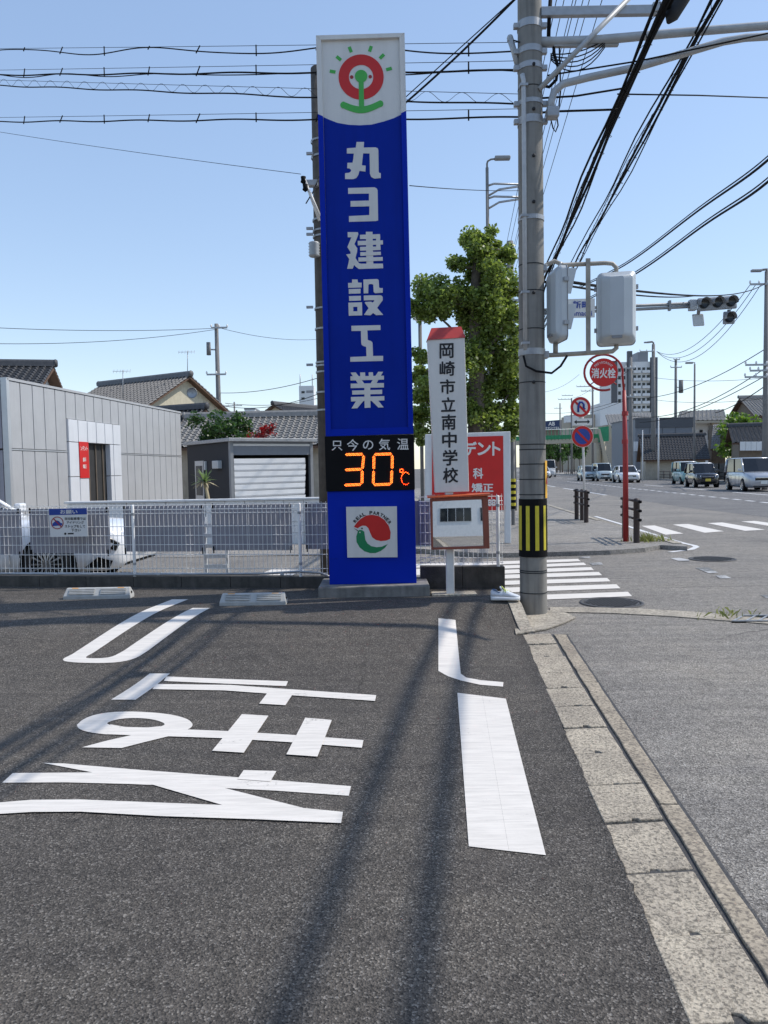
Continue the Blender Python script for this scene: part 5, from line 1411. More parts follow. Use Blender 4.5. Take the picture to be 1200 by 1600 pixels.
def gable_house(label, c, yaw, L, W, wh, rh, wall, tile, ov=.5, wins=(), cat='house', split=None):
    t = thing('tiled_house', label, cat, (c[0], c[1], 0))
    M = Matrix.Translation((c[0], c[1], 0)) @ Matrix.Rotation(yaw, 4, 'Z')
    P = lambda x, y, z: M @ Vector((x, y, z))
    MB().box((-L / 2, -W / 2, -.04), (L / 2, W / 2, wh), M).build('wall', wall, t)
    for s in (-1, 1):
        MB().prism([P(s * L / 2, -W / 2, wh), P(s * L / 2, W / 2, wh), P(s * L / 2, 0, rh - .06)], [P(s * (L / 2 - .1), -W / 2, wh), P(s * (L / 2 - .1), W / 2, wh), P(s * (L / 2 - .1), 0, rh - .06)]).build('gable', split or wall, t)
    sl = (rh - wh) / (W / 2); ez = wh - sl * ov
    b = MB(); Lo = L / 2 + ov * .8
    for s in (-1, 1):
        A, B, C, Dd = P(-Lo, s * (W / 2 + ov), ez), P(Lo, s * (W / 2 + ov), ez), P(Lo, 0, rh), P(-Lo, 0, rh)
        tile_roof(b, A, B, C, Dd)
    stuff(b.build('tiles', tile, t, fix=False))
    for s in (-1, 1):
        f = [P(-Lo, s * (W / 2 + ov), ez - .1), P(Lo, s * (W / 2 + ov), ez - .1), P(Lo, 0, rh - .1), P(-Lo, 0, rh - .1)]
        MB().prism(f, [p + Vector((0, 0, .1)) for p in f]).build('roof_deck', 'wood', t)
    rg_ = [P(-Lo, 0, rh), P(Lo, 0, rh)]
    b = MB()
    b.add([P(x, y, rh + z) for x in (-Lo - .05, Lo + .05) for y, z in ((-.2, .02), (-.14, .24), (-.06, .33), (.06, .33), (.14, .24), (.2, .02))], [(k, (k + 1) % 6, 6 + (k + 1) % 6, 6 + k) for k in range(6)] + [tuple(range(6)), tuple(range(6, 12))])
    b.build('ridge', tile, t)
    for s in (-1, 1):
        o = MB().lathe([(.001, -.07), (.15, -.07), (.18, 0), (.15, .07), (.001, .07)], (0, 0, 0), 'X', 14).build('ridge_end_tile', tile, t)
        for v in o.data.vertices: v.co = P(v.co.x + s * (Lo + .06), v.co.y, v.co.z + rh + .18)
    for x, z, w_, h, side in wins:
        Mw = M @ Matrix.Rotation({'f': 0, 'r': math.pi / 2, 'l': -math.pi / 2}[side], 4, 'Z')
        window(t, Mw, x, z, w_, h, -(W / 2 if side == 'f' else L / 2))
    return t
yw = math.atan2(-4, 6.35)
gable_house('two storey house with grey tiled roof and cream gable behind the clinic', (-14.5, 47), yw, 7.2, 6.4, 5.2, 7.1, 'wall_beige', 'tile_mid', .55, ((-1, 4.2, 1.4, 1.0, 'r'), (1, 1.5, 1.6, 1.6, 'r')), split='wall_cream')
gable_house('low dark tiled annex roof peeking over the grey clinic wall', (-12.6, 40.5), yw + .1, 7.5, 5, 2.9, 4.7, 'wall_white', 'tile_dark', .6, ((-.5, 1.5, 2, 1.4, 'f'), (0.8, 1.4, 1.4, 1.4, 'r')))
gable_house('dark tiled house with white gable showing its eave above the clinic corner', (-20.3, 33), R(12), 11, 7.2, 4.75, 6.3, 'wall_white', 'tile_dark', .6, ((3, 4, 1.6, 1.2, 'f'),))
gable_house('long low house with pale grey tiles behind the dark shed', (-4.6, 38), R(-3), 9.5, 5.4, 2.9, 4.2, 'wall_beige', 'tile_pale', .5, ((3, 1.5, 1.6, 1.2, 'f'), (0, 1.5, 1.6, 1.2, 'f')))
gable_house('distant house with low cream gable right of the red maple', (-6.9, 66), R(60), 7, 7.5, 5.0, 6.9, 'wall_cream', 'tile_dark', .5, ((0, 3.8, 1.4, 1, 'l'),))
# --- clinic with metal panels
ct = thing('clinic_building', 'flat grey clinic building clad in tall metal panels with white doorway', 'building', (-9, 22, 0))
CA, CB = Vector((-8.52, 17.6, 0)), Vector((-7.42, 28.4, 0))
cd = (CB - CA); CLn = cd.length; cd.normalize(); cn = Vector((cd.y, -cd.x, 0))
CM = Matrix(((cd.x, -cn.x, 0, CA.x), (cd.y, -cn.y, 0, CA.y), (0, 0, 1, 0), (0, 0, 0, 1)))   # local x along the wall, local -y out of it
CH = 3.78
NP = 21; pw = CLn / NP
MB().box((.05, .12, -.02), (CLn - .05, 7, CH - .1), CM).build('core', 'wall_darkgrey', ct)
MB().box((-.02, -.02, CH - .045), (CLn + .02, 7, CH + .015), CM).build('coping', 'panel_grey', ct)
MB().box((-.06, -.02, -.02), (.05, .12, CH), CM).build('corner_trim', 'alu', ct)
mid = 2.18
d0, d1 = 5, 11       # white doorway bay spans these panels
o0, o1 = 7.0, 9.55   # opening
dt, ot = 3.02, 2.42
def pan(x0, x1, z0, z1, m, y=0.0): MB().box((x0 + .014, y, z0 + .008), (x1 - .014, .1, z1 - .008), CM).build('panel', m, ct, .008)
for i in range(NP):
    x0, x1 = i * pw, (i + 1) * pw
    if d0 <= i < d1:
        pan(x0, x1, dt, CH - .05, 'panel_grey')
        pan(x0, x1, ot, dt, 'panel_white', -.05)
        for a, c in ((x0, min(x1, o0 * pw)), (max(x0, o1 * pw), x1)):
            if c - a > .1:
                pan(a, c, 1.5, ot, 'panel_white', -.05); pan(a, c, 0.0, 1.5, 'panel_white', -.05)
    else:
        pan(x0, x1, mid, CH - .05, 'panel_grey'); pan(x0, x1, 0, mid - .04, 'panel_grey')
for a, c in ((0, d0), (d1, NP)): MB().box((a * pw + .01, -.012, mid - .036), (c * pw - .01, .1, mid - .004), CM).build('joint_rail', 'alu', ct)
MB().box((o0 * pw, .108, 0), (o1 * pw, .119, ot), CM).build('doorway', 'dark_interior', ct)
for k in range(3): MB().box((o0 * pw + .25 + k * .42, .07, 0), (o0 * pw + .28 + k * .42, .1, ot - .02), CM).build('door_mullion', 'wall_brown', ct)
# left end wall facing the side street
LM = CM @ Matrix.Translation((0, 0.12, 0)) @ Matrix.Rotation(-math.pi / 2, 4, 'Z')
for i in range(10):
    MB().box((-(i + 1) * .65 + .014, -.08, mid), (-i * .65 - .014, 0, CH - .06), LM).build('panel', 'board_grey' if i else 'board_grey', ct, .008)
    MB().box((-(i + 1) * .65 + .014, -.08, 0), (-i * .65 - .014, 0, mid - .04), LM).build('panel', 'board_grey', ct, .008)
po = thing('red_poster', 'narrow red clinic poster beside the dark doorway', 'poster', CM @ Vector((6.6 * pw, -.06, 1.4)))
MB().box((5.98 * pw, -.068, 1.46), (6.97 * pw, -.056, 2.44), CM).build('sheet', 'sign_red', po)
for s, z0, z1, k in (('ンデント', 2.2, 2.33, .1), ('歯科', 1.9, 2.02, .3), ('矯正', 1.72, 1.83, .28)):
    text(s, lambda u, v, z0=z0, z1=z1, k=k: CM @ Vector(((6.0 + k + (.95 - 2 * k) * u) * pw, -.0705, z0 + (z1 - z0) * v)), 'white', po, 'lettering', .02)
# --- dark shed with bent shutter
st_ = thing('dark_shed', 'dark grey prefabricated shed with a bent white shutter', 'shed', (-4.05, 20.4, 0))
SM = Matrix.Translation((-4.05, 20.4, 0)) @ Matrix.Rotation(R(35), 4, 'Z') @ Matrix.Diagonal((.85, .85, .944, 1))
SL, SDp, SH = 2.95, 3.65, 2.5
MB().box((0, .12, 0), (.06, SDp, SH), SM).build('side_wall', 'shed_grey', st_)
MB().box((.06, SDp - .06, 0), (SL - .06, SDp, SH), SM).build('back_wall', 'shed_grey', st_)
MB().box((SL - .06, .12, 0), (SL, SDp, SH), SM).build('side_wall', 'shed_grey', st_)
MB().box((-.1, -.16, SH + .002), (SL + .1, SDp + .1, SH + .1), SM).build('roof', 'galv', st_, .01)
MB().box((0.06, .0, 2.12), (SL - .06, .1, SH), SM).build('shutter_box', 'wall_grey', st_)
MB().box((0.03, -.01, SH - .12), (SL - .03, -.003, SH - .06), SM).build('fascia_strip', 'white', st_)
for x in (0, SL - .1): MB().box((x, -.03, 0), (x + .1, .119, SH), SM).build('post', 'signal_mid', st_)
MB().box((.07, .9, 0), (SL - .07, .95, 2.1), SM).build('inner_partition', 'dark_interior', st_)
for k in range(9):
    z1 = 2.02 - k * .185; skew = .03 + .012 * k
    q_ = [Vector((.13, .02, z1 - .18)), Vector((SL - .28 - .01 * k, .02, z1 - .18 + skew * .3)), Vector((SL - .28 + .02 * math.sin(k), .02, z1 + skew * .2)), Vector((.13, .02, z1))]
    m1 = [q_[0] * .72 + q_[3] * .28 + Vector((0, -.014, 0)), q_[1] * .72 + q_[2] * .28 + Vector((0, -.014, 0))]
    MB().add([SM @ p for p in q_ + m1], [(0, 1, 5, 4), (4, 5, 2, 3), (0, 4, 3), (1, 2, 5)]).build('shutter_slat', 'shutter', st_)
SMl = SM @ Matrix.Rotation(-math.pi / 2, 4, 'Z')
MB().box((-2.9, -.03, .05), (-2.15, -.002, 2.0), SMl).build('door', 'alu', st_)
MB().box((-2.8, -.04, .95), (-2.25, -.031, 1.85), SMl).build('door_pane', 'glass', st_)
MB().box((-1.1, -.16, 1.75), (-.62, -.002, 1.98), SMl).build('vent_hood', 'signal_grey', st_, .02)
MB().box((-2.02, -.06, 1.72), (-1.9, -.002, 1.98), SMl).build('wall_lamp', 'signal_grey', st_)
# --- plants of the left block
bx = lambda px, py, Y: tuple(D(px, py, Y))
tree('garden_tree', 'dense dark green garden tree rising behind the shed roof', (D(350, 720, 30).x, 30, 0), [(D(350, 720, 30).x, 30, 0), D(350, 715, 30), D(352, 680, 30)], .12, [(D(px, py, 30 + random.uniform(-.4, .4)), r / 1200 * 30) for px, py, r in ((330, 672, 18), (350, 664, 20), (372, 660, 18), (385, 668, 14), (340, 685, 20), (365, 680, 22), (320, 685, 14), (305, 655, 14))], 'leaf_dark', 1500, .14)
tree('red_maple', 'small dark red maple behind the shed roof', (D(408, 720, 31).x, 31, 0), [(D(408, 720, 31).x, 31, 0), D(408, 705, 31), D(408, 685, 31)], .08, [(D(px, py, 31 + random.uniform(-.3, .3)), r / 1200 * 31) for px, py, r in ((385, 681, 10), (398, 683, 10), (410, 679, 12), (420, 672, 11), (425, 667, 7), (412, 672, 8))], 'leaf_red', 1500, .11)
def yucca(label, c, top, n, ls):
    t = thing('yucca_plant', label, 'plant', c)
    MB().tube([c, (Vector(c) + Vector(top)) / 2 + Vector((.05, 0, 0)), top], [.05, .045, .04], 8).build('stem', 'dry_stem', t)
    for i in range(n):
        a = random.uniform(0, 6.28); e = random.uniform(-.5, 1.3); l = ls * random.uniform(.7, 1.1)
        d = Vector((math.cos(a) * math.cos(e), math.sin(a) * math.cos(e), math.sin(e))); s_ = d.cross(Vector((0, 0, 1))).normalized() * .03
        p = Vector(top); m1 = p + d * l * .55; tip = p + d * l + Vector((0, 0, -.06))
        MB().add([p - s_, p + s_, m1 + s_ * .8, tip, m1 - s_ * .8], [(0, 1, 2, 4), (4, 2, 3)]).build('leaf', 'leaf_yucca' if e > -.1 else 'dry_stem', t, fix=False)
yp = D(320, 752, 19.3)
yucca('spiky yucca plant in front of the shed side wall', (yp.x + .12, 19.3, 0), tuple(yp), 46, .42)
wl = thing('block_wall', 'low pale concrete block wall behind the grey boards', 'wall', (-4, 16.4, 0))
for k in range(15):
    x0 = -6.75 + k * .42
    for j in range(4):
        MB().box((x0 + .004, 16.35 + .01 * (k % 2), j * .235), (x0 + .416, 16.5, j * .235 + .229)).build('block', 'wall_white', wl, .006)
MB().box((-6.8, 16.31, .941), (-.4, 16.54, .985)).build('coping', 'wall_white', wl, .008)
tl_ = thing('wooden_lattice', 'small pale lattice panel standing between the grey boards', 'lattice', fence_frame(-2.15, .4))
for k in range(5): MB().box((-2.27, 9.6, .35 + k * .13), (-1.98, 9.62, .40 + k * .13)).build('slat', 'wall_white', tl_)
for x in (-2.27, -2.0): MB().box((x, 9.621, 0.0), (x + .03, 9.65, 1.0)).build('upright', 'wall_white', tl_)
# --- far towers on the left
tw = thing('white_tower_block', 'distant white tower block with roof antennas beside the dark pole', 'building', D(478, 745, 300))
a, c = D(467, 603, 300), D(490, 603, 300)
MB().box((a.x, 300, -.04), (c.x, 308, a.z)).build('wall', 'wall_white', tw)
a2, c2 = D(450, 633, 300), D(512, 633, 300)
MB().box((a2.x, 301, -.04), (c2.x, 312, a2.z)).build('wing', 'wall_white', tw)
for x in (469, 488): MB().tube([D(x, 604, 302), D(x, 585, 302)], .18, 5).build('antenna', 'galv', tw)
for y in (612, 622): MB().box(tuple(D(471, y + 2.5, 299.9)), tuple(D(476, y - 1, 300.1))).build('window', 'glass', tw)
for px0, px1, pyt, Y, lab in ((382, 398, 640, 210, 'small pale distant block above the low cream gable'), (300, 320, 655, 180, 'small distant block behind the garden tree'), (440, 470, 640, 240, 'low grey distant block left of the white tower')):
    t = thing('distant_block', lab, 'building', D((px0 + px1) / 2, 745, Y))
    a, c = D(px0, pyt, Y), D(px1, pyt, Y)
    MB().box((a.x, Y, -.04), (c.x, Y + 8, a.z)).build('wall', 'wall_white', t)
    MB().box((a.x - .1, Y - .1, a.z), (c.x + .1, Y + 8.1, a.z + .4)).build('parapet', 'wall_grey', t)
    for k in range(3):
        xx = a.x + (c.x - a.x) * (k + .5) / 3; MB().box((xx - .4, Y - .05, a.z - 2.2), (xx + .4, Y + .1, a.z - 1)).build('window', 'glass', t)
def antenna(px, py0, py1, Y, label, group=None):
    t = thing('tv_antenna', label, 'antenna', D(px, py1, Y))
    MB().tube([D(px, py1, Y), D(px, py0, Y)], .022, 6).build('mast', 'galv', t)
    p = D(px, py0 + 2, Y)
    MB().tube([p + Vector((-.55, 0, 0)), p + Vector((.4, 0, 0))], .012, 5).build('boom', 'galv', t)
    for k in range(6):
        q_ = p + Vector((-.5 + k * .18, 0, 0)); MB().tube([q_ + Vector((.04, -.2, -.12)), q_ + Vector((-.04, .2, .12))], .009, 4).build('element', 'galv', t)
antenna(293, 548, 590, 45, 'thin tv antenna on the ridge of the cream gable house')
antenna(192, 578, 622, 42, 'short tv antenna above the low dark annex roof')
dsh = thing('satellite_dish', 'small grey satellite dish on the cream gable', 'dish', D(300, 614, 43.5))
MB().lathe([(.001, .1), (.12, .09), (.22, .05), (.3, 0), (.29, -.01)], D(300, 614, 43.3), 'Y', 20).build('bowl', 'galv', dsh)
MB().tube([D(300, 614, 43.4), D(301, 622, 43.8)], .03, 6).build('mount', 'galv', dsh)

# ================================================================== RIGHT SIDE OF THE ROAD
def block(label, px0, px1, pyt, Y, dep, m, cat='building', name='building', yaw=0):
    a, c = D(px0, pyt, Y), D(px1, pyt, Y)
    t = thing(name, label, cat, ((a.x + c.x) / 2, Y, 0))
    MB().box((a.x, Y, -.04), (c.x, Y + dep, a.z)).build('wall', m, t)
    return t, a, c
# apartment tower
t, a, c = block('tall white and grey apartment tower far behind the hydrant sign', 955, 1026, 566, 300, 16, 'wall_white', name='apartment_tower')
Wt = c.x - a.x
MB().box((a.x - .05, 299.5, -.04), (a.x + 2.2, 299.99, a.z + .5)).build('end_strip', 'wall_darkgrey', t)
MB().box((a.x + Wt * .34, 298.6, -.04), (a.x + Wt * .44, 299.99, a.z + 4)).build('stair_shaft', 'wall_darkgrey', t)
MB().box((c.x - 2.6, 299.0, -.04), (c.x + .05, 299.99, a.z + 1.5)).build('end_strip', 'wall_darkgrey', t)
MB().box((a.x + Wt * .62, 302, a.z), (a.x + Wt * .85, 310, a.z + 4)).build('roof_house', 'wall_grey', t)
for f in range(14):
    z = 2.2 + f * 2.95
    if z > a.z - 1.5: break
    for k in range(2):
        x = a.x + 2.7 + k * 1.7; MB().box((x, 299.85, z), (x + 1.0, 300.1, z + 1.3)).build('window', 'glass', t)
    for k in range(4):
        x = a.x + Wt * .47 + k * 1.75
        MB().box((x, 298.7, z - .7), (x + (1.1 if k % 2 else 1.7), 299.98, z + .35)).build('balcony', 'wall_white', t)
        MB().box((x + .25, 299.86, z + .4), (x + 1.35, 300.1, z + 1.5)).build('window', 'glass', t)
# grey box building
t, a, c = block('plain blue grey box building across the road behind utility poles', 993, 1082, 655, 86, 9, 'wall_grey')
MB().box((a.x - .05, 85.94, a.z - 1.0), (c.x + .05, 85.995, a.z)).build('parapet_band', 'wall_darkgrey', t)
MB().box((a.x - .05, 85.9, a.z), (c.x + .1, 95.1, a.z + .12)).build('coping', 'wall_darkgrey', t)
MB().box(tuple(D(1010, 728, 85.9)), tuple(D(1017, 709, 86.1))).build('window', 'glass', t)
MB().box(tuple(D(991, 705, 85.9)), tuple(D(996, 690, 86.1))).build('notice_board', 'wall_white', t)
for x in (1015, 1035, 1055): MB().box(tuple(D(x, 735, 85.96)), tuple(D(x + .4, 668, 86.0))).build('seam', 'wall_darkgrey', t)
t, a, c = block('white rendered house wall with two narrow windows under a tiled roof', 1080, 1114, 652, 92, 8, 'wall_white', 'house', 'house')
for x in (1093.5, 1106.5):
    MB().box(tuple(D(x, 687, 91.9)), tuple(D(x + 3.5, 672, 92.1))).build('window', 'glass', t)
MB().box(tuple(D(1112, 700, 91.5)), tuple(D(1135, 656, 99))).build('side_wing', 'wall_beige', t)
A, B = D(1057, 658, 90), D(1136, 657, 90); C_, D4 = D(1131, 640, 96), D(1062, 643, 96)
b = MB(); tile_roof(b, A, B, C_, D4, .5); stuff(b.build('tiles', 'tile_pale', t, fix=False))
MB().prism([A, B, C_, D4], [p - Vector((0, 0, .25)) for p in (A, B, C_, D4)]).build('roof_deck', 'wall_beige', t)
t, a, c = block('beige house with pale tiled roof left of the grey box building', 946, 992, 664, 126, 9, 'wall_beige', 'house', 'house')
A, B = D(952, 667, 124.5), D(1024, 664, 124.5); C_, D4 = D(1018, 645, 130), D(946, 648, 130)
b = MB(); tile_roof(b, A, B, C_, D4, .55); stuff(b.build('tiles', 'tile_pale', t, fix=False))
MB().prism([A, B, C_, D4], [p - Vector((0, 0, .25)) for p in (A, B, C_, D4)]).build('roof_deck', 'tile_dark', t)
MB().box(tuple(D(964, 735, 125.4)), tuple(D(990, 690, 126))).build('shop_front', 'wall_white', t)
for x in (967, 975): MB().box(tuple(D(x, 712, 125.3)), tuple(D(x + 5, 690, 125.5))).build('window', 'glass', t)
gable_house('low old house with dark tiled roof behind the black car', (D(1070, 720, 76).x, 79.5, 0), R(-14), 5.6, 6, 2.3, 4.4, 'wall_beige', 'tile_dark', .5, ((0, 1.5, 1.4, 1.2, 'l'),))
gable_house('old wooden house with dark roof and white plaster strip by the minivan', (31.3, 58.9, 0), R(-20), 8, 7, 3.2, 4.35, 'wall_brown', 'tile_dark', .6, ())
t = thing('plaster_panels', 'white plaster wall panels under the dark eaves behind the minivan', 'wall panels', D(1178, 705, 55.8))
for k in range(5): MB().box(tuple(D(1157 + k * 8.4, 704, 55.8)), tuple(D(1164 + k * 8.4, 690, 55.9))).build('panel', 'wall_white', t)
gable_house('two storey house with ribbed pale tiles behind the bright bush', (D(1195, 700, 72).x + 4.6, 76, 0), R(-6), 9, 7, 6.2, 7.9, 'wall_brown', 'tile_pale', .6, ((-2, 4.4, 1.6, 1.2, 'f'),))
t = thing('tiled_lean_to', 'steep strip of pale tiles beside the white house wall', 'roof', D(1120, 690, 80))
A, B, C_, D4 = D(1110, 702, 78), D(1124, 702, 78), D(1128, 663, 81), D(1114, 664, 81)
b = MB(); tile_roof(b, A, B, C_, D4, .32); stuff(b.build('tiles', 'tile_pale', t, fix=False))
MB().prism([A, B, C_, D4], [p - Vector((0, 0, .15)) for p in (A, B, C_, D4)]).build('roof_deck', 'wood', t)
MB().box(tuple(D(1112, 742, 81.1)), tuple(D(1128, 665, 82))).build('wall', 'wall_brown', t)
tree('roadside_bush', 'bright green bushy tree left of the old wooden house', (D(1152, 730, 64).x, 64, 0), [(D(1152, 730, 64).x, 64, 0), D(1152, 715, 64), D(1154, 690, 64)], .14, [(D(px, py, 64 + random.uniform(-1, 1)), r / 1200 * 64) for px, py, r in ((1132, 672, 12), (1145, 660, 12), (1158, 655, 11), (1140, 685, 16), (1160, 672, 16), (1175, 665, 12), (1187, 662, 10), (1130, 700, 12), (1150, 700, 16), (1170, 690, 14))], 'leaf_bright', 420, .3)
for i in range(7):
    px = 852 + i * 9; Y = 165 + i * 3
    tree('street_tree', 'dark street tree under the green footbridge', tuple(Vector((D(px, 730, Y).x, Y, 0))), [Vector((D(px, 730, Y).x, Y, 0)), D(px, 725, Y), D(px, 705, Y)], .18, [(D(px + random.uniform(-4, 4), random.uniform(694, 715), Y), 1.3) for k in range(5)], 'leaf_dark', 160, .5, group='street trees under the footbridge')
t, a, c = block('pale distant office block behind the no turning sign', 893, 945, 648, 210, 12, 'wall_beige')
MB().box(tuple(D(885, 660, 209)), tuple(D(900, 650, 212))).build('roof_house', 'wall_white', t)
MB().box(tuple(D(938, 700, 205)), tuple(D(957, 634, 215))).build('wing', 'wall_white', t)
for k in range(5): MB().box(tuple(D(899 + k * 8, 676, 209.8)), tuple(D(904 + k * 8, 668, 210.1))).build('window', 'glass', t)
t, a, c = block('distant brown hotel block carrying a navy name board', 852, 880, 670, 260, 12, 'wall_brown')
slab([(852, 658), (877, 656), (877, 671), (852, 672)], 259.6, .5, 'name_board', 'sign_navy', t)
tY('AB', 857, 659, 867, 665, 258.9, 'white', t, .02); tY('HOTEL', 853, 667, 875, 670, 258.9, 'white', t, .01)
# footbridge
fb = thing('footbridge', 'beige footbridge with green railing crossing the road far off', 'footbridge', D(900, 740, 112))
slab([(770, 690.5), (945, 685), (945, 691), (770, 697)], 112, 2.2, 'deck', 'bridge_beige', fb)
slab([(770, 683), (940, 678), (940, 684), (770, 690)], 110.2, .1, 'railing', 'bridge_green', fb)
for k in range(30):
    x = 772 + k * 5.6; MB().tube([D(x, 691 - (x - 770) * .03, 109.7), D(x, 673 - (x - 770) * .03, 109.7)], .04, 4).build('baluster', 'bridge_green', fb)
MB().tube([D(770, 674, 109.7), D(940, 669, 109.7)], .05, 5).build('handrail', 'white', fb)
slab([(935, 668), (951, 666), (951, 689), (935, 691)], 109, .1, 'green_screen', 'bridge_green', fb)
slab([(934, 670), (937, 670), (953, 733), (946, 733)], 108.5, .25, 'stair_side', 'bridge_beige', fb)
slab([(950, 664), (953, 664), (970, 731), (964, 731)], 110.5, .25, 'stair_side', 'bridge_beige', fb)
for k in range(12):
    f0 = k / 12; pa = D(937 + 14 * f0, 688 + 42 * f0, 108.6); MB().box((pa.x, 108.6, pa.z), (pa.x + .4, 110.2, pa.z + .12)).build('step', 'wall_grey', fb)
for x in (936, 943): MB().tube([D(x, 735, 110), D(x, 690, 110)], .35, 8).build('pier', 'bridge_beige', fb)
# guard rail on the far side of the road
gr_ = thing('roadside_railing', 'long brown pipe railing along the far side of the road', 'railing', RD(21.3, 70))
for k in range(46):
    p = RD(21.75, 45 + k * 2.0, .1); MB().tube([p, p + Vector((0, 0, .85))], .045, 6).build('post', 'barrier_brown', gr_)
for z in (.3, .55, .85): MB().tube([RD(21.75, 45, z), RD(21.75, 135, z)], .03, 6).build('rail', 'barrier_brown', gr_)
wb = thing('old_wall', 'old grey block wall beside the minivan across the road', 'wall', D(1130, 735, 60))
for k in range(9): MB().box(tuple(D(1112 + k * 10, 750, 60)), tuple(D(1121.6 + k * 10, 724, 60.3))).build('panel', 'old_concrete', wb)
sgn = far_pole(1007 - 3, 672, 72, .06, 'thin white roadside post with a small sign plate', (), None, 'wall_white', name='roadside_post', cat='post')
pb_ = far_pole(1029, 650, 74, .09, 'thin white pipe post beside the lamp topped pole', (), None, 'wall_white', name='roadside_post', cat='post')

# ================================================================== BUILDING BEHIND THE VIEWER (seen in the mirror)
ob = thing('white_office', 'white office building with a row of windows seen in the traffic mirror', 'building', (0, -9, 0))
MB().box((-16, -16, -.04), (9, -9, 7.5)).build('wall', 'wall_white', ob)
MB().box((-16.2, -16.2, 7.5), (9.2, -8.8, 7.8)).build('parapet', 'wall_grey', ob)
MB().box((-16, -8.99, 4.9), (5, -8.93, 5.2)).build('red_band', 'deep_red', ob)
OM = Matrix.Translation((0, -9, 0)) @ Matrix.Rotation(math.pi, 4, 'Z')
for x in (-6.5, -2.2, 2.6, 5.6, 9, 12.5): window(ob, OM, x, 2.3, 3.4 if x < 3 else 1.8, 1.5, -.0, 'glass', 'alu', 3 if x < 3 else 1)
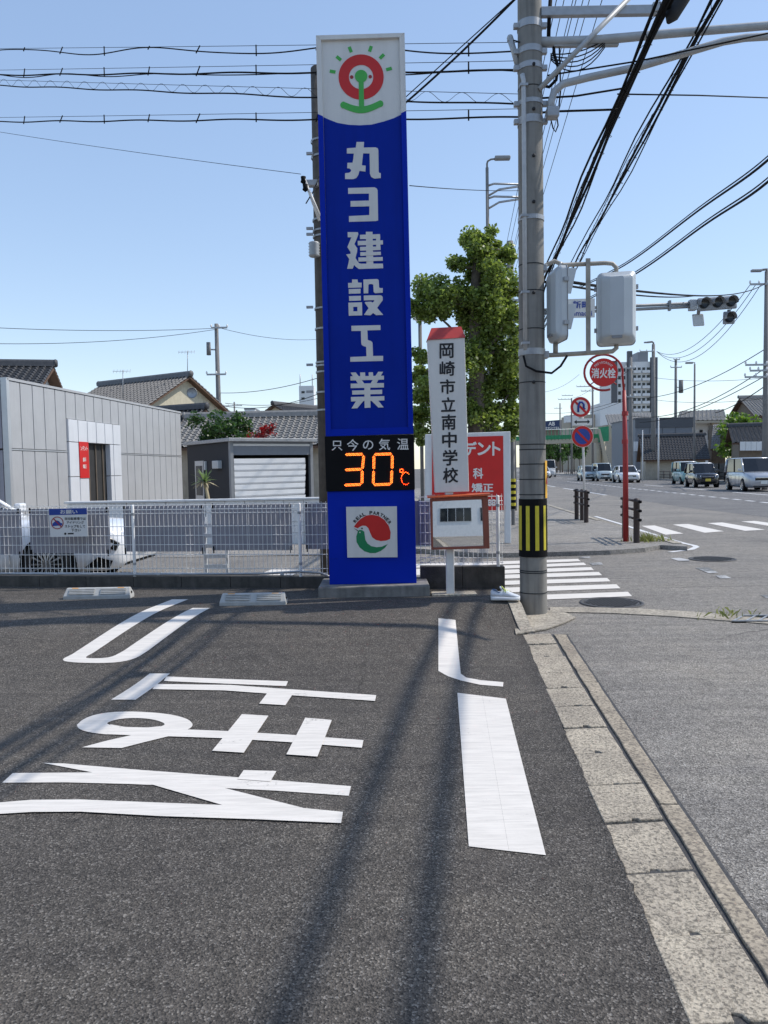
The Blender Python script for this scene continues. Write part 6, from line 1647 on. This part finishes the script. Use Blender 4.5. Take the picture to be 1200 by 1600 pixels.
# ================================================================== CARS
def car(name, label, loc, yaw, L, W, Hh, paint, hood, belt, ws0, ws1, rr1, rr0, nose=.25, wheel=.31, wb=(.20, .80), cat='car', group=None, plate='plate', kind='sedan', roof=None):
    """local x forward from the rear bumper (0) to the nose (L); fractions of L for glass: ws0 screen base, ws1 screen top, rr1 rear top, rr0 rear base"""
    t = thing(name, label, cat, loc, group)
    M = Matrix.Translation(loc) @ Matrix.Rotation(yaw, 4, 'Z') @ Matrix.Translation((-L / 2, 0, 0))
    P = lambda x, y, z: M @ Vector((x, y, z))
    hw = W / 2; zl = .2
    S = [(0.0, zl + .18, belt * .82, hw * .80), (.03 * L, zl + .05, belt * .95, hw * .93), (.12 * L, zl, belt, hw * .985), (.5 * L, zl, belt, hw), (ws0 * L, zl, belt * .985, hw), ((ws0 + .5 * (1 - ws0)) * L, zl, hood + (belt - hood) * .35, hw * .985), (.95 * L, zl + .02, hood * .97, hw * .92), (.985 * L, zl + .05, hood * .86, hw * .82), (L, zl + .12, hood * .72, hw * .70)]
    def sect(x, z0, z1, w_):
        d = z1 - z0
        half = [(.0, z0), (w_ * .86, z0), (w_ * .97, z0 + .12 * d), (w_, z0 + .38 * d), (w_ * .985, z0 + .68 * d), (w_ * .95, z0 + .90 * d), (w_ * .86, z0 + .985 * d), (w_ * .45, z1 + .012), (0, z1 + .02)]
        return [P(x, -y, z) for y, z in half] + [P(x, y, z) for y, z in half[-2:0:-1]]
    rows = [sect(*s) for s in S]; n = len(rows[0])
    b = MB(); b.add([v for r in rows for v in r], [(i * n + k, i * n + (k + 1) % n, (i + 1) * n + (k + 1) % n, (i + 1) * n + k) for i in range(len(rows) - 1) for k in range(n)] + [tuple(range(n)), tuple((len(rows) - 1) * n + k for k in range(n))], True)
    b.build('body', paint, t)
    # glasshouse
    gw0, gw1 = hw * .90, hw * .74 if kind != 'van' else hw * .82
    zb = belt - .03; zt = Hh - .06
    base = [(ws0 * L, gw0), (rr0 * L, gw0)]; top = [(ws1 * L, gw1), (rr1 * L, gw1)]
    vs = [P(base[0][0], -gw0, zb), P(base[0][0] + .10, 0, zb), P(base[0][0], gw0, zb), P(base[1][0], gw0, zb), P(base[1][0] - .06, 0, zb), P(base[1][0], -gw0, zb),
          P(top[0][0], -gw1, zt), P(top[0][0] + .08, 0, zt), P(top[0][0], gw1, zt), P(top[1][0], gw1, zt), P(top[1][0] - .05, 0, zt), P(top[1][0], -gw1, zt)]
    MB().add(vs, [(k, (k + 1) % 6, 6 + (k + 1) % 6, 6 + k) for k in range(6)] + [tuple(range(6)), tuple(range(6, 12))]).build('windows', 'glass', t)
    rp = roof or paint
    r_ = MB(); lay = []
    for k, (ex, z) in enumerate(((.02, zt - .015), (.02, zt + .02), (-.10, Hh - .01), (-.35, Hh))):
        x0, x1, y = ws1 * L + ex, rr1 * L - ex, gw1 + (.02 if k < 2 else .02 + (ex - .02) * .6)
        lay += [P(x0, -y * .9, z), P(x0 + .08, 0, z), P(x0, y * .9, z), P(x0 - .15, y, z), P((x0 + x1) / 2, y, z), P(x1 + .15, y, z), P(x1, y * .9, z), P(x1 - .04, 0, z), P(x1, -y * .9, z), P(x1 + .15, -y, z), P((x0 + x1) / 2, -y, z), P(x0 - .15, -y, z)]
    r_.add(lay, [(j * 12 + k, j * 12 + (k + 1) % 12, (j + 1) * 12 + (k + 1) % 12, (j + 1) * 12 + k) for j in range(3) for k in range(12)] + [tuple(range(12)), tuple(range(36, 48))], True)
    r_.build('roof', rp, t)
    for s in (-1, 1):
        MB().tube([P(ws0 * L + .01, s * gw0, zb - .02), P(ws1 * L + .01, s * gw1, zt)], [.05, .04], 6).build('pillar', paint, t)
        MB().tube([P(rr0 * L, s * gw0, zb - .02), P(rr1 * L, s * gw1, zt)], [.09, .07], 6).build('pillar', paint, t)
        mx = .5 * (ws0 + rr0) * L + .05; MB().tube([P(mx, s * (gw0 + .004), zb), P(.5 * (ws1 + rr1) * L + .05, s * (gw1 + .004), zt)], .035, 6).build('pillar', 'black', t)
        MB().cbox((ws0 * L - .12, s * (hw + .08), belt + .09), (.12, .2, .14), M).build('mirror', paint, t, .03)
        # wheels
        for f in wb:
            c = P(f * L, s * (hw - .10), wheel); ax = (M.to_3x3() @ Vector((0, 1, 0))) * s
            side = (M.to_3x3() @ Vector((1, 0, 0)))
            def disc_(rad, d, seg=24): return [c + ax * d + (side * math.cos(2 * math.pi * k / seg) + Vector((0, 0, 1)) * math.sin(2 * math.pi * k / seg)) * rad for k in range(seg)]
            arch = MB().prism(disc_(wheel * 1.16, .104), disc_(wheel * 1.16, -.1)); arch.build('wheel_arch', 'black', t)
            b = MB(); rings = [disc_(wheel * .70, .10), disc_(wheel * .72, .125), disc_(wheel * .92, .128), disc_(wheel, .10), disc_(wheel, -.09), disc_(wheel * .7, -.09)]
            b.add([v for r in rings for v in r], [(i * 24 + k, i * 24 + (k + 1) % 24, (i + 1) * 24 + (k + 1) % 24, (i + 1) * 24 + k) for i in range(5) for k in range(24)], True)
            wh = b.build('wheel', 'rubber', t)
            MB().prism(disc_(wheel * .71, .108), disc_(wheel * .71, .05)).build('rim_well', 'black', t)
            ns_ = 14 if kind == 'coupe' else 8
            b = MB()
            for k in range(ns_):
                a = 2 * math.pi * k / ns_; d = side * math.cos(a) + Vector((0, 0, 1)) * math.sin(a); q_ = d.cross(ax) * (.011 if ns_ > 10 else .022)
                b.prism([c + ax * .122 + d * .04 - q_, c + ax * .122 + d * .04 + q_, c + ax * .116 + d * wheel * .71 + q_ * 1.1, c + ax * .116 + d * wheel * .71 - q_ * 1.1], [c + ax * .10 + d * .04 - q_, c + ax * .10 + d * .04 + q_, c + ax * .10 + d * wheel * .71 + q_, c + ax * .10 + d * wheel * .71 - q_])
            b.prism(disc_(.06, .126, 24), disc_(.06, .1, 24))
            ro_, ri_ = disc_(wheel * .74, .130), disc_(wheel * .66, .122)
            b.add(ro_ + ri_, [(k, (k + 1) % 24, 24 + (k + 1) % 24, 24 + k) for k in range(24)])
            b.build('rim', 'chrome', t)
        # lights
        hx = .955 * L; lw = W * .16
        fr = [P(L * .935, s * hw * .90, hood * .70), P(L * .992, s * hw * .56, hood * .66), P(L * .985, s * hw * .56, hood * .84), P(L * .925, s * hw * .88, hood * .92)]
        o_ = M.to_3x3() @ Vector((.035, s * .03, 0))
        MB().prism([p + o_ for p in fr], [p - o_ for p in fr]).build('headlight', 'lamp_clear', t, .01)
        MB().cbox((.01, s * hw * .74, belt * .72), (.06, .18, .3), M).build('tail_light', 'sign_red', t, .02)
        MB().cbox((L * .972, s * hw * .66, zl + .2), (.05, .2, .08), M).build('fog_lamp', 'black', t, .01)
    MB().cbox((L * .995, 0, hood * .68), (.05, W * .52, hood * .14), M).build('grille', 'black_gloss', t, .01)
    MB().cbox((L * 1.003, 0, hood * .76), (.03, W * .46, .03), M).build('grille_bar', 'chrome', t)
    MB().cbox((L * .993, 0, zl + .14), (.06, W * .62, .13), M).build('lower_intake', 'black', t, .02)
    MB().cbox((L * 1.006, 0, zl + .3), (.03, .33, .165), M).build('number_plate', plate, t)
    for s in (-1, 1):
        q_ = [P(x * L, s * (hw + .001), z) for x, z in ((.30, zl + .08), (.32, zl + .08), (.32, zl + .1), (.30, zl + .1))]
        for f in (.33, .52, .68):
            MB().cbox((f * L, s * (hw * .999), (zl + belt) / 2), (.012, .006, (belt - zl) * .8), M).build('door_seam', 'black', t)
        for f in (.40, .58): MB().cbox((f * L, s * (hw + .012), belt * .86), (.17, .03, .035), M).build('door_handle', paint, t, .008)
    if kind == 'coupe':
        for s in (-1, 1):
            for pts, m_ in ((((.925, .60), (.985, .50), (.992, .60), (.955, .74), (.93, .76)), 'black_gloss'), (((.90, .27), (.965, .25), (.975, .36), (.94, .42)), 'black'), (((.93, .62), (.975, .56), (.98, .60), (.94, .69)), 'lamp_clear')):
                ol = [P(x * L, s * (hw * (.96 - (x - .90) * .8 if x < .95 else .92 - (x - .95) * 3.2) + (.03 if m_ != 'lamp_clear' else .04)), z) for x, z in pts]
                MB().prism(ol, [p - (M.to_3x3() @ Vector((0, s * .05, 0))) for p in ol]).build('side_lamp', m_, t)
    for k in (-1, 1): MB().tube([P(ws0 * L + .06, k * .15 - .1, zb + .02), P(ws0 * L - .1 * L * .3, k * .15 + .35, zb + .14)], .01, 4).build('wiper', 'black', t)
    return t
yo = math.atan2(-ER.y, -ER.x)
def onroad(px, py, push): p = G(px, py, .005); return Vector((p.x, p.y + push, .006))
car('minivan', 'silver minivan driving in the nearest oncoming lane', onroad(1204, 768, 2.2), yo - .10, 4.7, 1.73, 1.85, 'paint_silver', .98, 1.08, .80, .66, .03, .01, wheel=.33, wb=(.18, .82), kind='van')
car('kei_car', 'black small car with white roof driving beside the minivan', onroad(1113, 762, 1.7), yo - .08, 3.4, 1.48, 1.62, 'paint_black', .92, .98, .74, .60, .06, .02, wheel=.29, wb=(.15, .83), kind='van', plate='plate_yellow', roof='paint_carwhite')
car('kei_van', 'pale teal boxy small car just behind the black one', onroad(1086, 757, 1.7), yo - .05, 3.4, 1.48, 1.75, 'paint_teal', .95, 1.0, .78, .66, .03, .01, wheel=.28, wb=(.15, .83), kind='van', roof='paint_carwhite')
car('white_hatchback', 'white hatchback driving just right of the red hydrant post', onroad(990, 754.5, 2.1), yo - .04, 4.3, 1.76, 1.5, 'paint_carwhite', .86, .93, .74, .58, .14, .04, wheel=.32, kind='sedan')
car('small_van', 'pale boxy small van following the white hatchback', onroad(949, 752, 1.8), yo - .03, 3.6, 1.5, 1.78, 'paint_lightblue', .98, 1.02, .84, .72, .03, .01, wheel=.28, wb=(.16, .84), kind='van')
car('pale_car', 'pale blue car at the back left of the boxy small van', onroad(927, 751.5, 2.1), yo - .03, 4.2, 1.72, 1.55, 'paint_lightblue', .88, .95, .74, .58, .12, .03, wheel=.31)
car('white_car', 'small white car far away beside the yellow strip on the pole', onroad(853, 747, 2.1), yo, 4.2, 1.72, 1.5, 'paint_carwhite', .86, .93, .74, .58, .12, .03, wheel=.31)
car('minibus', 'white minibus far away behind the small white car', onroad(861, 745, 3), yo, 6.2, 2.0, 2.5, 'paint_carwhite', 1.15, 1.3, .92, .88, .02, .01, wheel=.36, wb=(.2, .86), kind='van', cat='bus')
car('waiting_car', 'white car with many spoked wheels waiting behind the white fence', Vector((D(92, 905, 10.7).x - 1.39, 11.5, 0.0)), R(-4), 4.75, 1.82, 1.44, 'paint_carwhite',   .88, .95, .52, .38, .12, .03, wheel=.335, wb=(.19, .793), kind='coupe')
